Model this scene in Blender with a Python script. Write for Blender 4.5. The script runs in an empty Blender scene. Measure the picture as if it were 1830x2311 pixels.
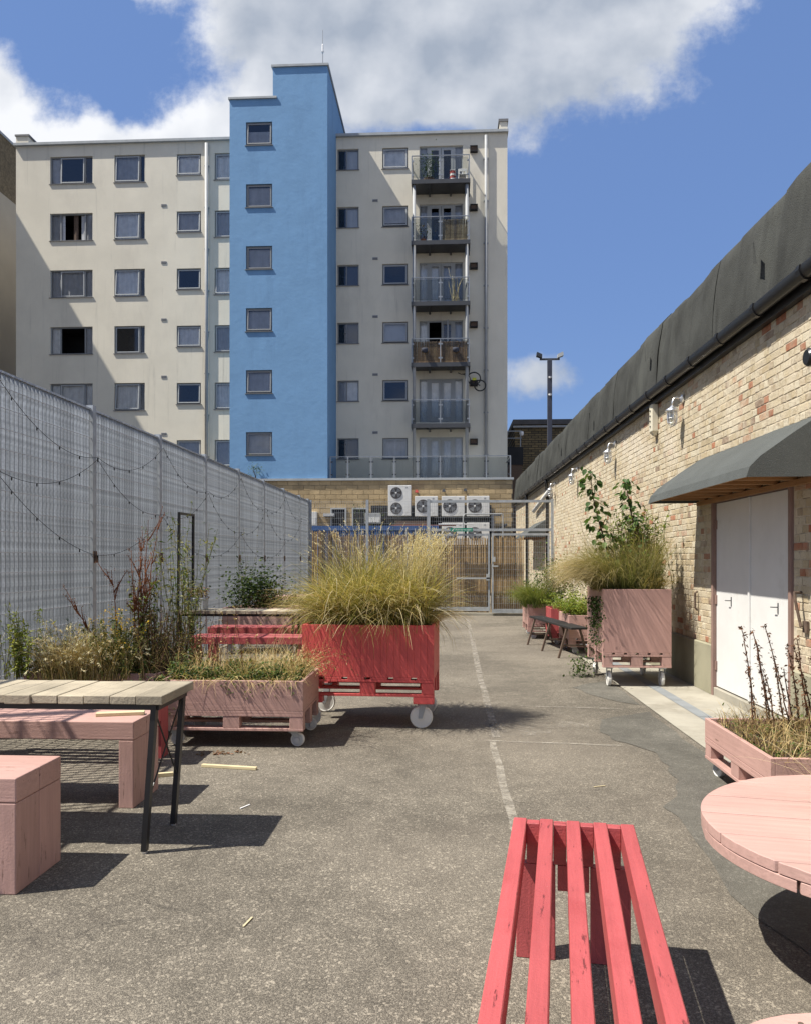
import bpy, bmesh, math, random
import numpy as np
from mathutils import Vector, Matrix, noise as mnoise

S = bpy.context.scene
COL = S.collection
R = math.radians

# ------------------------------------------------------------------ camera
CAM_H, FPX, YAW = 1.55, 1830.0, math.atan(100 / 1830)
cam = bpy.data.cameras.new('camera')
cam.sensor_fit = 'HORIZONTAL'
cam.sensor_width = 36.0
cam.lens = 36.0
cam.shift_y = (1264 - 1155.5) / 1830
cam.clip_start, cam.clip_end = 0.05, 2000
camo = bpy.data.objects.new('camera', cam)
COL.objects.link(camo)
camo.location = (0, 0, CAM_H)
camo.rotation_euler = (R(90), 0, YAW)
S.camera = camo

# ------------------------------------------------------------------ light
SUN = Vector((1, .355, -1.68)).normalized()          # direction the light travels
sl = bpy.data.lights.new('sun', 'SUN')
sl.energy = 5.0
sl.angle = R(.53)
sl.color = (1, .945, .845)
so = bpy.data.objects.new('sun', sl)
COL.objects.link(so)
so.location = (-20, -6, 34)
so.rotation_euler = SUN.to_track_quat('-Z', 'Y').to_euler()
SUN_EL = math.asin(-SUN.z)
SUN_ROT = math.atan2(-SUN.x, -SUN.y)

S.view_settings.view_transform = 'Standard'
S.view_settings.look = 'None'
S.view_settings.exposure = 0.72
S.view_settings.gamma = 1.0
S.view_settings.use_curve_mapping = False
S.cycles.max_bounces = 8
S.cycles.transparent_max_bounces = 24
S.cycles.use_denoising = True
S.cycles.sample_clamp_indirect = 6


def nd(nt, kind, **kw):
    n = nt.nodes.new(kind)
    for k, v in kw.items():
        if k.startswith('i_'):
            key = k[2:]
            key = int(key) if key.isdigit() else key.replace('_', ' ')
            if isinstance(v, bpy.types.NodeSocket):
                nt.links.new(v, n.inputs[key])
            else:
                n.inputs[key].default_value = v
        else:
            setattr(n, k, v)
    return n


def mth(nt, op, a, b=None, c=None, clamp=False):
    n = nt.nodes.new('ShaderNodeMath')
    n.operation = op
    n.use_clamp = clamp
    for i, v in enumerate((a, b, c)):
        if v is None:
            continue
        if isinstance(v, bpy.types.NodeSocket):
            nt.links.new(v, n.inputs[i])
        else:
            n.inputs[i].default_value = v
    return n.outputs[0]


def mixc(nt, fac, a, b, blend='MIX'):
    n = nt.nodes.new('ShaderNodeMix')
    n.data_type = 'RGBA'
    n.blend_type = blend
    for key, v in ((0, fac), (6, a), (7, b)):
        if isinstance(v, bpy.types.NodeSocket):
            nt.links.new(v, n.inputs[key])
        elif key == 0:
            n.inputs[0].default_value = v
        else:
            n.inputs[key].default_value = (*v[:3], 1)
    return n.outputs[2]


def sstep(nt, x, a, b):
    n = nt.nodes.new('ShaderNodeMapRange')
    n.interpolation_type = 'SMOOTHSTEP'
    nt.links.new(x, n.inputs[0])
    n.inputs[1].default_value, n.inputs[2].default_value = a, b
    return n.outputs[0]


# sky with summer cumulus
W = bpy.data.worlds.new('World')
S.world = W
W.use_nodes = True
wt = W.node_tree
wt.nodes.clear()
sky = nd(wt, 'ShaderNodeTexSky', sky_type='NISHITA', sun_disc=False, sun_elevation=SUN_EL, sun_rotation=SUN_ROT,
         altitude=0, air_density=1.0, dust_density=.6, ozone_density=2.2)
tc = nd(wt, 'ShaderNodeTexCoord')
dirv = tc.outputs['Generated']
blobs = [  # u, v (direction x/y, z/y), half widths, weight
    (-.565, .565, .05, .085, 1.15), (-.49, .50, .09, .06, 1.05), (-.455, .555, .03, .05, .6), (-.37, .50, .09, .06, 1.05), (-.28, .52, .09, .08, .95),
    (-.23, .71, .09, .09, 1.0), (-.36, .735, .05, .045, .75), (-.08, .68, .17, .13, 1.15), (.10, .645, .19, .115, 1.1), (-.05, .585, .15, .06, .6), (.24, .70, .12, .09, .9),
    (.055, .225, .075, .035, .8), (.13, .222, .05, .03, .6), (.02, .175, .05, .03, .6),
    (-1.6, .9, .5, .2, 1.0), (1.5, .7, .4, .15, 1.0), (.9, 1.6, .5, .25, .8), (-.6, 2.0, .6, .3, .8)]
sep = nd(wt, 'ShaderNodeSeparateXYZ', i_0=dirv)
dy = mth(wt, 'MAXIMUM', sep.outputs[1], .03)
uu = mth(wt, 'DIVIDE', sep.outputs[0], dy)
vv = mth(wt, 'DIVIDE', sep.outputs[2], dy)
uv = nd(wt, 'ShaderNodeCombineXYZ', i_0=uu, i_1=vv)
wob = nd(wt, 'ShaderNodeTexNoise', i_Vector=uv.outputs[0], i_Scale=5.0, i_Detail=5.0, i_Roughness=.6)
wv = nd(wt, 'ShaderNodeVectorMath', operation='MULTIPLY_ADD')
wt.links.new(wob.outputs['Color'], wv.inputs[0])
wv.inputs[1].default_value = (.11, .11, 0)
wt.links.new(uv.outputs[0], wv.inputs[2])
wsep = nd(wt, 'ShaderNodeSeparateXYZ', i_0=wv.outputs[0])
tot = None
vlow = None
for (bu, bv, su, sv, wgt) in blobs:
    a = mth(wt, 'DIVIDE', mth(wt, 'SUBTRACT', wsep.outputs[0], bu + .055), su)
    b = mth(wt, 'DIVIDE', mth(wt, 'SUBTRACT', wsep.outputs[1], bv + .055), sv)
    r2 = mth(wt, 'ADD', mth(wt, 'MULTIPLY', a, a), mth(wt, 'MULTIPLY', b, b))
    g = mth(wt, 'MULTIPLY', mth(wt, 'EXPONENT', mth(wt, 'MULTIPLY', r2, -1.0)), wgt)
    tot = g if tot is None else mth(wt, 'ADD', tot, g)
    if bv > .56 and bu > -.3:
        vlow = g if vlow is None else mth(wt, 'ADD', vlow, g)
fine = nd(wt, 'ShaderNodeTexNoise', i_Vector=uv.outputs[0], i_Scale=11.0, i_Detail=9.0, i_Roughness=.62)
dens = mth(wt, 'ADD', tot, mth(wt, 'MULTIPLY', mth(wt, 'SUBTRACT', fine.outputs[0], .5), 1.7))
mask = sstep(wt, dens, .40, 1.05)
# lit puffs and grey bellies
shift = nd(wt, 'ShaderNodeVectorMath', operation='ADD', i_0=uv.outputs[0], i_1=(-.02, .035, 0))
fine2 = nd(wt, 'ShaderNodeTexNoise', i_Vector=shift.outputs[0], i_Scale=7.0, i_Detail=5.0, i_Roughness=.5)
soft1 = nd(wt, 'ShaderNodeTexNoise', i_Vector=uv.outputs[0], i_Scale=7.0, i_Detail=5.0, i_Roughness=.5)
edge = mth(wt, 'SUBTRACT', soft1.outputs[0], fine2.outputs[0])
thick = sstep(wt, mth(wt, 'ADD', vlow, mth(wt, 'MULTIPLY', mth(wt, 'SUBTRACT', .70, vv), 2.6)), .35, 1.35)
lum = mth(wt, 'ADD', mth(wt, 'SUBTRACT', .95, mth(wt, 'MULTIPLY', thick, .72)), mth(wt, 'MULTIPLY', edge, 1.5), clamp=True)
cloudc = mixc(wt, lum, (3.6, 4.1, 4.9), (9.0, 9.1, 9.3))
hsv = nd(wt, 'ShaderNodeHueSaturation', i_Saturation=1.12, i_Value=1.0, i_Color=sky.outputs[0])
clear = mixc(wt, .62, hsv.outputs[0], (1.75, 2.95, 6.3))
# the rest of the dome: unseen cloud layer added to neutralise blue fill light
zz = mth(wt, 'ADD', mth(wt, 'MAXIMUM', sep.outputs[2], 0.0), .22)
lay = nd(wt, 'ShaderNodeCombineXYZ', i_0=mth(wt, 'DIVIDE', sep.outputs[0], zz), i_1=mth(wt, 'DIVIDE', sep.outputs[1], zz))
ln = nd(wt, 'ShaderNodeTexNoise', i_Vector=lay.outputs[0], i_Scale=1.5, i_Detail=7.0, i_Roughness=.58)
lmask = sstep(wt, ln.outputs[0], .44, .60)
outw = mth(wt, 'MAXIMUM', sstep(wt, mth(wt, 'ABSOLUTE', uu), .62, .95), sstep(wt, vv, .82, 1.15))
lumn = nd(wt, 'ShaderNodeTexNoise', i_Vector=lay.outputs[0], i_Scale=3.0, i_Detail=4.0)
lcol = mixc(wt, sstep(wt, lumn.outputs[0], .35, .62), (4.0, 4.3, 4.9), (8.0, 8.1, 8.3))
fin = mixc(wt, mth(wt, 'MULTIPLY', mask, .94), clear, cloudc)
fin = mixc(wt, mth(wt, 'MULTIPLY', mth(wt, 'MULTIPLY', lmask, outw), .94), fin, lcol)
bg = nd(wt, 'ShaderNodeBackground', i_Color=fin, i_Strength=.068)
wo = nd(wt, 'ShaderNodeOutputWorld')
wt.links.new(bg.outputs[0], wo.inputs[0])

# ------------------------------------------------------------------ helpers


class MB:
    """collects faces; one mesh per build"""

    def __init__(s):
        s.v, s.f = [], []

    def add(s, vs, fs):
        o = len(s.v)
        s.v += [tuple(p) for p in vs]
        s.f += [tuple(i + o for i in f) for f in fs]
        return s

    def box(s, x0, x1, y0, y1, z0, z1):
        return s.add([(x0, y0, z0), (x1, y0, z0), (x1, y1, z0), (x0, y1, z0), (x0, y0, z1), (x1, y0, z1), (x1, y1, z1), (x0, y1, z1)],
                     [(0, 3, 2, 1), (4, 5, 6, 7), (0, 1, 5, 4), (1, 2, 6, 5), (2, 3, 7, 6), (3, 0, 4, 7)])

    def bar(s, p, q, w, h=None, up=(0, 0, 1)):
        h = h or w
        p, q = Vector(p), Vector(q)
        d = (q - p).normalized()
        u = Vector(up)
        if abs(d.dot(u)) > .98:
            u = Vector((1, 0, 0))
        a = d.cross(u).normalized() * w / 2
        b = a.cross(d).normalized() * h / 2
        vs = [p - a - b, p + a - b, p + a + b, p - a + b, q - a - b, q + a - b, q + a + b, q - a + b]
        return s.add(vs, [(0, 3, 2, 1), (4, 5, 6, 7), (0, 1, 5, 4), (1, 2, 6, 5), (2, 3, 7, 6), (3, 0, 4, 7)])

    def tube(s, pts, r, n=8, cap=True):
        pts = [Vector(p) for p in pts]
        rs = r if isinstance(r, (list, tuple)) else [r] * len(pts)
        vs, fs = [], []
        ref = None
        for i, p in enumerate(pts):
            d = (pts[min(i + 1, len(pts) - 1)] - pts[max(i - 1, 0)]).normalized()
            if ref is None:
                ref = Vector((0, 0, 1)) if abs(d.z) < .9 else Vector((1, 0, 0))
            a = d.cross(ref)
            if a.length < 1e-5:
                a = d.cross(Vector((.3, .5, .8)))
            a.normalize()
            b = a.cross(d).normalized()
            ref = b
            for k in range(n):
                t = 2 * math.pi * k / n
                vs.append(p + (a * math.cos(t) + b * math.sin(t)) * rs[i])
        for i in range(len(pts) - 1):
            for k in range(n):
                k2 = (k + 1) % n
                fs.append((i * n + k, i * n + k2, (i + 1) * n + k2, (i + 1) * n + k))
        if cap:
            fs.append(tuple(range(n - 1, -1, -1)))
            fs.append(tuple((len(pts) - 1) * n + k for k in range(n)))
        return s.add(vs, fs)

    def lathe(s, prof, c=(0, 0, 0), axis='z', n=24):
        """prof: list of (r, h) along the axis"""
        vs, fs = [], []
        for (r, h) in prof:
            for k in range(n):
                t = 2 * math.pi * k / n
                a, b = r * math.cos(t), r * math.sin(t)
                p = {'z': (a, b, h), 'x': (h, a, b), 'y': (b, h, a)}[axis]
                vs.append((p[0] + c[0], p[1] + c[1], p[2] + c[2]))
        for i in range(len(prof) - 1):
            for k in range(n):
                k2 = (k + 1) % n
                fs.append((i * n + k, i * n + k2, (i + 1) * n + k2, (i + 1) * n + k))
        fs.append(tuple(range(n - 1, -1, -1)))
        fs.append(tuple((len(prof) - 1) * n + k for k in range(n)))
        return s.add(vs, fs)

    def mesh(s, name, mat, smooth=False, off=None):
        m = bpy.data.meshes.new(name)
        vs = s.v if off is None else [(p[0] - off[0], p[1] - off[1], p[2] - off[2]) for p in s.v]
        m.from_pydata(vs, [], s.f)
        if mat is not None:
            m.materials.append(mat)
        m.polygons.foreach_set('use_smooth', [bool(smooth)] * len(m.polygons))
        m.update()
        return m


def link(name, mesh, parent=None, loc=(0, 0, 0), rot=None, kind=None, label=None):
    o = bpy.data.objects.new(name, mesh)
    COL.objects.link(o)
    o.location = loc
    if rot is not None:
        o.rotation_euler = rot
    if parent is not None:
        o.parent = parent
    if kind:
        o['kind'] = kind
    if label:
        o['label'] = label
    return o


def thing(name, label, cat, loc=(0, 0, 0), rz=0.0, group=None):
    o = bpy.data.objects.new(name, None)
    COL.objects.link(o)
    o.empty_display_size = .1
    o.location = loc
    o.rotation_euler = (0, 0, rz)
    o['label'], o['category'] = label, cat
    if group:
        o['group'] = group
    return o


def tag(o, label, cat, group=None):
    o['label'], o['category'] = label, cat
    if group:
        o['group'] = group
    return o


def part(name, mb, mat, parent, bevel=0, smooth=False, kind=None, label=None, segs=1):
    o = link(name, mb.mesh(name, mat, smooth), parent, kind=kind, label=label)
    if bevel:
        b = o.modifiers.new('bevel', 'BEVEL')
        b.width, b.segments, b.limit_method = bevel, segs, 'ANGLE'
    return o


def copy_tree(o, parent=None):
    c = o.copy()
    COL.objects.link(c)
    c.parent = parent
    for ch in list(o.children):
        copy_tree(ch, c)
    return c


def struct(name, mb, mat, smooth=False):
    o = link(name, mb.mesh(name, mat, smooth), kind='structure')
    return o


def npmesh(name, V, F, mat, col=None, smooth=False):
    """V (n,3); F (m,4) quads"""
    V = np.asarray(V, dtype=np.float32)
    F = np.asarray(F, dtype=np.int32)
    m = bpy.data.meshes.new(name)
    k = F.shape[1]
    m.vertices.add(len(V))
    m.vertices.foreach_set('co', V.ravel())
    m.loops.add(F.size)
    m.loops.foreach_set('vertex_index', F.ravel())
    m.polygons.add(len(F))
    m.polygons.foreach_set('loop_start', np.arange(0, F.size, k, dtype=np.int32))
    m.update(calc_edges=True)
    m.polygons.foreach_set('use_smooth', np.full(len(F), bool(smooth)))
    if col is not None:
        a = m.attributes.new('Col', 'FLOAT_COLOR', 'POINT')
        c4 = np.ones((len(V), 4), dtype=np.float32)
        c4[:, :3] = col
        a.data.foreach_set('color', c4.ravel())
    m.materials.append(mat)
    m.validate()
    return m


# ------------------------------------------------------------------ materials
MATS = {}


def new_mat(name):
    m = bpy.data.materials.new(name)
    m.use_nodes = True
    m.node_tree.nodes.clear()
    MATS[name] = m
    return m, m.node_tree


def finish(nt, shader):
    o = nd(nt, 'ShaderNodeOutputMaterial')
    nt.links.new(shader, o.inputs[0])


def mat(name, col, rough=.6, metal=0.0, var=.12, vscale=3.0, bump=.15, bscale=70, bdist=.004, objrand=0.0,
        spots=None, grain=None, spec=.4, stain=None, attr=False, coord='Object'):
    """colour + large variation + optional wood grain, spots (colour, scale, lo, hi), stain (colour, scale, lo, hi)"""
    m, nt = new_mat(name)
    t = nd(nt, 'ShaderNodeTexCoord')
    P = nd(nt, 'ShaderNodeNewGeometry').outputs['Position'] if coord == 'World' else t.outputs[coord]
    n1 = nd(nt, 'ShaderNodeTexNoise', i_Vector=P, i_Scale=vscale, i_Detail=7.0, i_Roughness=.6)
    if attr:
        at_ = nd(nt, 'ShaderNodeAttribute', attribute_name='Col')
        base = at_.outputs['Color']
    else:
        base = None
    f = sstep(nt, n1.outputs[0], .3, .7)
    val = mth(nt, 'ADD', 1 - var, mth(nt, 'MULTIPLY', f, 2 * var))
    if objrand:
        oi = nd(nt, 'ShaderNodeObjectInfo')
        val = mth(nt, 'MULTIPLY', val, mth(nt, 'ADD', 1 - objrand, mth(nt, 'MULTIPLY', oi.outputs['Random'], 2 * objrand)))
    hgt = None
    if grain:
        mp = nd(nt, 'ShaderNodeMapping', i_Vector=P, i_Scale=grain)
        g = nd(nt, 'ShaderNodeTexNoise', i_Vector=mp.outputs[0], i_Scale=1.0, i_Detail=6.0, i_Roughness=.65, i_Distortion=.3)
        val = mth(nt, 'MULTIPLY', val, mth(nt, 'ADD', .74, mth(nt, 'MULTIPLY', g.outputs[0], .52)))
        hgt = g.outputs[0]
    vc = nd(nt, 'ShaderNodeCombineColor', i_0=val, i_1=val, i_2=val).outputs[0]
    c = mixc(nt, 1.0, base if base is not None else (*col, 1), vc, 'MULTIPLY')
    for sp in (stain, spots):
        if sp:
            sc, ss, lo, hi = sp[:4]
            mpv = P
            if len(sp) > 4:
                mpv = nd(nt, 'ShaderNodeMapping', i_Vector=P, i_Scale=sp[4]).outputs[0]
            ns = nd(nt, 'ShaderNodeTexNoise', i_Vector=mpv, i_Scale=ss, i_Detail=8.0, i_Roughness=.7)
            c = mixc(nt, sstep(nt, ns.outputs[0], lo, hi), c, sc)
    nb = nd(nt, 'ShaderNodeTexNoise', i_Vector=P, i_Scale=bscale, i_Detail=4.0, i_Roughness=.6)
    h = nb.outputs[0]
    if hgt is not None:
        h = mth(nt, 'ADD', h, mth(nt, 'MULTIPLY', hgt, 1.5))
    bp = nd(nt, 'ShaderNodeBump', i_Strength=bump, i_Distance=bdist, i_Height=h)
    b = nd(nt, 'ShaderNodeBsdfPrincipled', i_Base_Color=c, i_Roughness=rough, i_Metallic=metal, i_Normal=bp.outputs[0])
    b.inputs['Specular IOR Level'].default_value = spec
    finish(nt, b.outputs[0])
    return m


def leaf_mat(name, trans=.35, rough=.55):
    m, nt = new_mat(name)
    a = nd(nt, 'ShaderNodeAttribute', attribute_name='Col')
    d = nd(nt, 'ShaderNodeBsdfPrincipled', i_Base_Color=a.outputs['Color'], i_Roughness=rough)
    d.inputs['Specular IOR Level'].default_value = .25
    tr = nd(nt, 'ShaderNodeBsdfTranslucent', i_Color=mixc(nt, 1.0, a.outputs['Color'], (1.25, 1.2, .7), 'MULTIPLY'))
    mx = nd(nt, 'ShaderNodeMixShader', i_0=trans, i_1=d.outputs[0], i_2=tr.outputs[0])
    finish(nt, mx.outputs[0])
    return m


def asphalt(name, dark, light, tint, agg=130.0, big=.45, contrast=1.0):
    m, nt = new_mat(name)
    P = nd(nt, 'ShaderNodeNewGeometry').outputs['Position']
    v = nd(nt, 'ShaderNodeTexVoronoi', i_Vector=P, i_Scale=agg, i_Randomness=1.0)
    v2 = nd(nt, 'ShaderNodeTexVoronoi', i_Vector=P, i_Scale=agg * .42, i_Randomness=1.0)
    cr = nd(nt, 'ShaderNodeSeparateColor', i_0=v.outputs['Color'])
    cr2 = nd(nt, 'ShaderNodeSeparateColor', i_0=v2.outputs['Color'])
    n1 = nd(nt, 'ShaderNodeTexNoise', i_Vector=P, i_Scale=big, i_Detail=8.0, i_Roughness=.62)
    n2 = nd(nt, 'ShaderNodeTexNoise', i_Vector=P, i_Scale=5.0, i_Detail=6.0, i_Roughness=.7)
    n3 = nd(nt, 'ShaderNodeTexNoise', i_Vector=P, i_Scale=30.0, i_Detail=5.0, i_Roughness=.7)
    st = mth(nt, 'MULTIPLY', cr.outputs[0], cr.outputs[0])
    st = mth(nt, 'MULTIPLY', st, contrast)
    bigst = mth(nt, 'MULTIPLY', sstep(nt, cr2.outputs[1], .86, .97), .6)
    st = mth(nt, 'ADD', st, bigst, clamp=True)
    c = mixc(nt, st, dark, light)
    wear = sstep(nt, mth(nt, 'ADD', mth(nt, 'MULTIPLY', n1.outputs[0], .7), mth(nt, 'MULTIPLY', n2.outputs[0], .3)), .34, .66)
    val = mth(nt, 'ADD', .62, mth(nt, 'MULTIPLY', wear, .68))
    val = mth(nt, 'MULTIPLY', val, mth(nt, 'ADD', .82, mth(nt, 'MULTIPLY', n3.outputs[0], .36)))
    vc = nd(nt, 'ShaderNodeCombineColor', i_0=val, i_1=val, i_2=val).outputs[0]
    c = mixc(nt, 1.0, c, vc, 'MULTIPLY')
    n4 = nd(nt, 'ShaderNodeTexNoise', i_Vector=P, i_Scale=.21, i_Detail=5.0)
    c = mixc(nt, mth(nt, 'MULTIPLY', sstep(nt, n4.outputs[0], .42, .68), .5), c, tint)
    # pale scuffed patches with a shape of their own
    mp = nd(nt, 'ShaderNodeMapping', i_Vector=P, i_Scale=(.8, 1.3, 1))
    n5 = nd(nt, 'ShaderNodeTexNoise', i_Vector=mp.outputs[0], i_Scale=1.1, i_Detail=9.0, i_Roughness=.72)
    c = mixc(nt, mth(nt, 'MULTIPLY', sstep(nt, n5.outputs[0], .62, .74), .45), c, light)
    n6 = nd(nt, 'ShaderNodeTexNoise', i_Vector=P, i_Scale=1.7, i_Detail=6.0, i_Roughness=.6)
    c = mixc(nt, mth(nt, 'MULTIPLY', sstep(nt, n6.outputs[0], .63, .78), .45), c, dark)
    # hairline cracks and oil stains
    wv_ = nd(nt, 'ShaderNodeTexNoise', i_Vector=P, i_Scale=2.5, i_Detail=6.0)
    cv = nd(nt, 'ShaderNodeVectorMath', operation='MULTIPLY_ADD', i_0=wv_.outputs['Color'], i_1=(.5, .5, 0), i_2=P)
    ce = nd(nt, 'ShaderNodeTexVoronoi', feature='DISTANCE_TO_EDGE', i_Vector=cv.outputs[0], i_Scale=.42)
    cm = mth(nt, 'SUBTRACT', 1.0, sstep(nt, ce.outputs['Distance'], .0, .0022))
    n7 = nd(nt, 'ShaderNodeTexNoise', i_Vector=P, i_Scale=.7, i_Detail=3.0)
    c = mixc(nt, mth(nt, 'MULTIPLY', mth(nt, 'MULTIPLY', cm, sstep(nt, n7.outputs[0], .50, .60)), .45), c, (.03, .027, .024))
    n8 = nd(nt, 'ShaderNodeTexNoise', i_Vector=P, i_Scale=2.9, i_Detail=2.0)
    c = mixc(nt, mth(nt, 'MULTIPLY', sstep(nt, n8.outputs[0], .70, .80), .55), c, (.06, .054, .048))
    h = mth(nt, 'ADD', mth(nt, 'MULTIPLY', v.outputs['Distance'], -1.0), mth(nt, 'MULTIPLY', n3.outputs[0], .5))
    bp = nd(nt, 'ShaderNodeBump', i_Strength=.55, i_Distance=.006, i_Height=h)
    b = nd(nt, 'ShaderNodeBsdfPrincipled', i_Base_Color=c, i_Roughness=.88, i_Normal=bp.outputs[0])
    b.inputs['Specular IOR Level'].default_value = .25
    finish(nt, b.outputs[0])
    return m


def glass_mat(name, tint=(.55, .6, .65), refl=.10, gloss=1.0):
    m, nt = new_mat(name)
    lw = nd(nt, 'ShaderNodeFresnel', i_IOR=1.5)
    fac = mth(nt, 'ADD', mth(nt, 'MULTIPLY', lw.outputs[0], gloss), refl, clamp=True)
    t = nd(nt, 'ShaderNodeBsdfTransparent', i_Color=(*tint, 1))
    g = nd(nt, 'ShaderNodeBsdfGlossy', i_Color=(.9, .93, 1, 1), i_Roughness=.03)
    mx = nd(nt, 'ShaderNodeMixShader', i_0=fac, i_1=t.outputs[0], i_2=g.outputs[0])
    finish(nt, mx.outputs[0])
    return m


def worn_paint(name, col, lo, hi, scale=7.0, rough=.8):
    m, nt = new_mat(name)
    P = nd(nt, 'ShaderNodeNewGeometry').outputs['Position']
    n = nd(nt, 'ShaderNodeTexNoise', i_Vector=P, i_Scale=scale, i_Detail=9.0, i_Roughness=.75)
    b = nd(nt, 'ShaderNodeBsdfPrincipled', i_Base_Color=(*col, 1), i_Roughness=rough)
    t = nd(nt, 'ShaderNodeBsdfTransparent')
    mx = nd(nt, 'ShaderNodeMixShader', i_0=sstep(nt, n.outputs[0], lo, hi), i_1=t.outputs[0], i_2=b.outputs[0])
    finish(nt, mx.outputs[0])
    return m


# paint: grain along x, y or z
PINK = (.43, .262, .225)
PINKD = (.42, .215, .20)
REDC = (.38, .076, .078)
for ax, g, gs in (('x', (2.5, 42, 42), (.22, 1.6, 1.6)), ('y', (42, 2.5, 42), (1.6, .22, 1.6)), ('z', (42, 42, 2.5), (1.6, 1.6, .22))):
    mat('pink_' + ax, PINK, .62, var=.07, vscale=2.2, bump=.35, bscale=120, grain=g, objrand=.07, spots=((.20, .12, .095), 26.0, .605, .66, gs),
        stain=((.36, .22, .185), 1.6, .55, .82))
    mat('red_' + ax, REDC, .5, var=.08, vscale=2.2, bump=.4, bscale=120, grain=g, objrand=.08, spots=((.15, .03, .03), 28.0, .605, .66, gs),
        stain=((.30, .045, .047), 1.4, .58, .82))
    mat('weathered_' + ax, (.37, .32, .235), .85, var=.26, vscale=1.8, bump=.6, bscale=90, grain=g, objrand=.16,
        stain=((.20, .175, .14), 2.4, .52, .8))
mat('redp_x', (.55, .083, .077), .5, var=.08, vscale=2.2, bump=.4, bscale=120, grain=(2.5, 42, 42), objrand=.05, stain=((.42, .058, .056), 1.4, .58, .85), spots=((.16, .03, .03), 34.0, .63, .68))
mat('redp_y', (.55, .083, .077), .5, var=.08, vscale=2.2, bump=.4, bscale=120, grain=(42, 2.5, 42), objrand=.05)
mat('redp_z', (.55, .083, .077), .5, var=.08, vscale=2.2, bump=.4, bscale=120, grain=(42, 42, 2.5), objrand=.05, stain=((.42, .058, .056), 1.4, .58, .85))
mat('pink_panel', (.44, .262, .225), .6, var=.05, vscale=1.5, bump=.12, bscale=90, stain=((.37, .22, .19), 1.2, .55, .82))
mat('black_metal', (.012, .012, .014), .42, metal=.0, var=.2, bump=.1, spec=.5)
mat('galv_edge_shade', (.10, .11, .125), .6, metal=.2, var=.2)
mat('galv_wire', (.48, .50, .53), .5, metal=.1, var=.1)
mat('galv', (.36, .385, .41), .5, metal=.45, var=.26, vscale=22.0, bump=.1, bscale=40, spec=.5, objrand=.16)
mat('galv_post', (.34, .365, .39), .55, metal=.35, var=.15, vscale=9.0, bump=.1)
mat('galv_dull', (.33, .345, .36), .6, metal=.3, var=.15, vscale=6.0, bump=.1)
mat('zinc', (.75, .76, .78), .32, metal=.9, var=.1, bump=.05)
mat('nylon', (.66, .65, .61), .5, var=.08, bump=.1, stain=((.40, .38, .34), 14.0, .55, .8))
mat('nylon_hub', (.42, .43, .44), .55, var=.1, bump=.1)
mat('soil', (.055, .04, .028), .95, var=.3, vscale=20, bump=.8, bscale=60, bdist=.02)
mat('render_cream', (.68, .635, .53), .9, var=.05, vscale=.6, bump=.25, bscale=14, bdist=.012,
    stain=((.56, .52, .44), .55, .48, .8, (1, 1, .35)), spots=((.42, .395, .335), 1.0, .55, .80, (3.0, 3.0, .16)))
mat('render_blue', (.155, .30, .50), .88, var=.05, vscale=.7, bump=.2, bscale=3.0, bdist=.05,
    stain=((.125, .245, .42), .6, .48, .8, (1.5, 1.5, .25)), spots=((.185, .34, .54), 1.4, .58, .85, (1, 1, 2.2)))
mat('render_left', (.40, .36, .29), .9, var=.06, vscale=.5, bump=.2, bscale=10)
mat('stock_brick_far', (.16, .125, .075), .95, var=.35, vscale=9, bump=.4, bscale=18, bdist=.03, stain=((.05, .042, .03), 1.2, .5, .8))
mat('coping_grey', (.34, .36, .37), .5, var=.1, bump=.05)
mat('frame_grey', (.23, .24, .25), .5, var=.05, bump=.05)
mat('frame_light', (.36, .375, .385), .5, var=.05, bump=.05)
mat('sill_grey', (.16, .16, .165), .6, var=.05, bump=.05)
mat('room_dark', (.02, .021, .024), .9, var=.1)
mat('curtain_white', (.82, .82, .80), .9, var=.1, vscale=4, grain=(9, 1, .4), bump=.3, bscale=10)
mat('curtain_grey', (.46, .47, .49), .9, var=.1, vscale=4, grain=(9, 1, .4), bump=.3, bscale=10)
mat('blind_white', (.62, .63, .63), .8, var=.04)
mat('blind_dark', (.10, .11, .135), .8, var=.06)
mat('pipe_grey', (.30, .31, .32), .55, var=.08)
mat('steel_paint', (.05, .053, .06), .5, var=.1)
mat('rail_steel', (.27, .285, .30), .4, metal=.5, var=.1)
mat('stone_block', (.43, .325, .185), .92, var=.12, vscale=2.5, bump=.5, bscale=30, bdist=.02, objrand=.13, coord='World',
    stain=((.24, .185, .12), .5, .55, .78, (1, 1, .5)))
mat('mortar_pale', (.30, .25, .17), .95, var=.12, vscale=4)
mat('ac_white', (.60, .60, .585), .5, var=.06, vscale=6, bump=.05, stain=((.36, .345, .31), 2.0, .55, .85))
mat('ac_dark', (.07, .065, .065), .6, var=.15)
mat('container_blue', (.035, .085, .22), .5, var=.15, vscale=3, stain=((.05, .06, .10), 2.0, .58, .8))
mat('white_paint', (.64, .64, .63), .6, var=.04, vscale=2.0, bump=.15, bscale=40, stain=((.50, .49, .45), 1.8, .54, .8))
mat('frame_wood', (.23, .15, .125), .7, var=.1, grain=(40, 40, 3), bump=.3)
mat('raw_wood', (.30, .165, .075), .8, var=.12, grain=(3, 40, 40), bump=.3)
mat('felt', (.046, .048, .045), .92, var=.28, vscale=1.3, bump=.8, bscale=70, bdist=.010, spec=.2,
    stain=((.078, .082, .075), 1.1, .50, .75, (1, 1, .3)), spots=((.034, .035, .033), 2.2, .54, .74, (1, 1.6, .22)))
mat('felt_canopy', (.085, .092, .09), .92, var=.1, vscale=2.0, bump=.9, bscale=170, bdist=.007, spec=.2, spots=((.13, .14, .135), 130.0, .54, .66))
mat('black_plastic', (.010, .010, .011), .35, var=.1, bump=.05, spec=.5)
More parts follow.
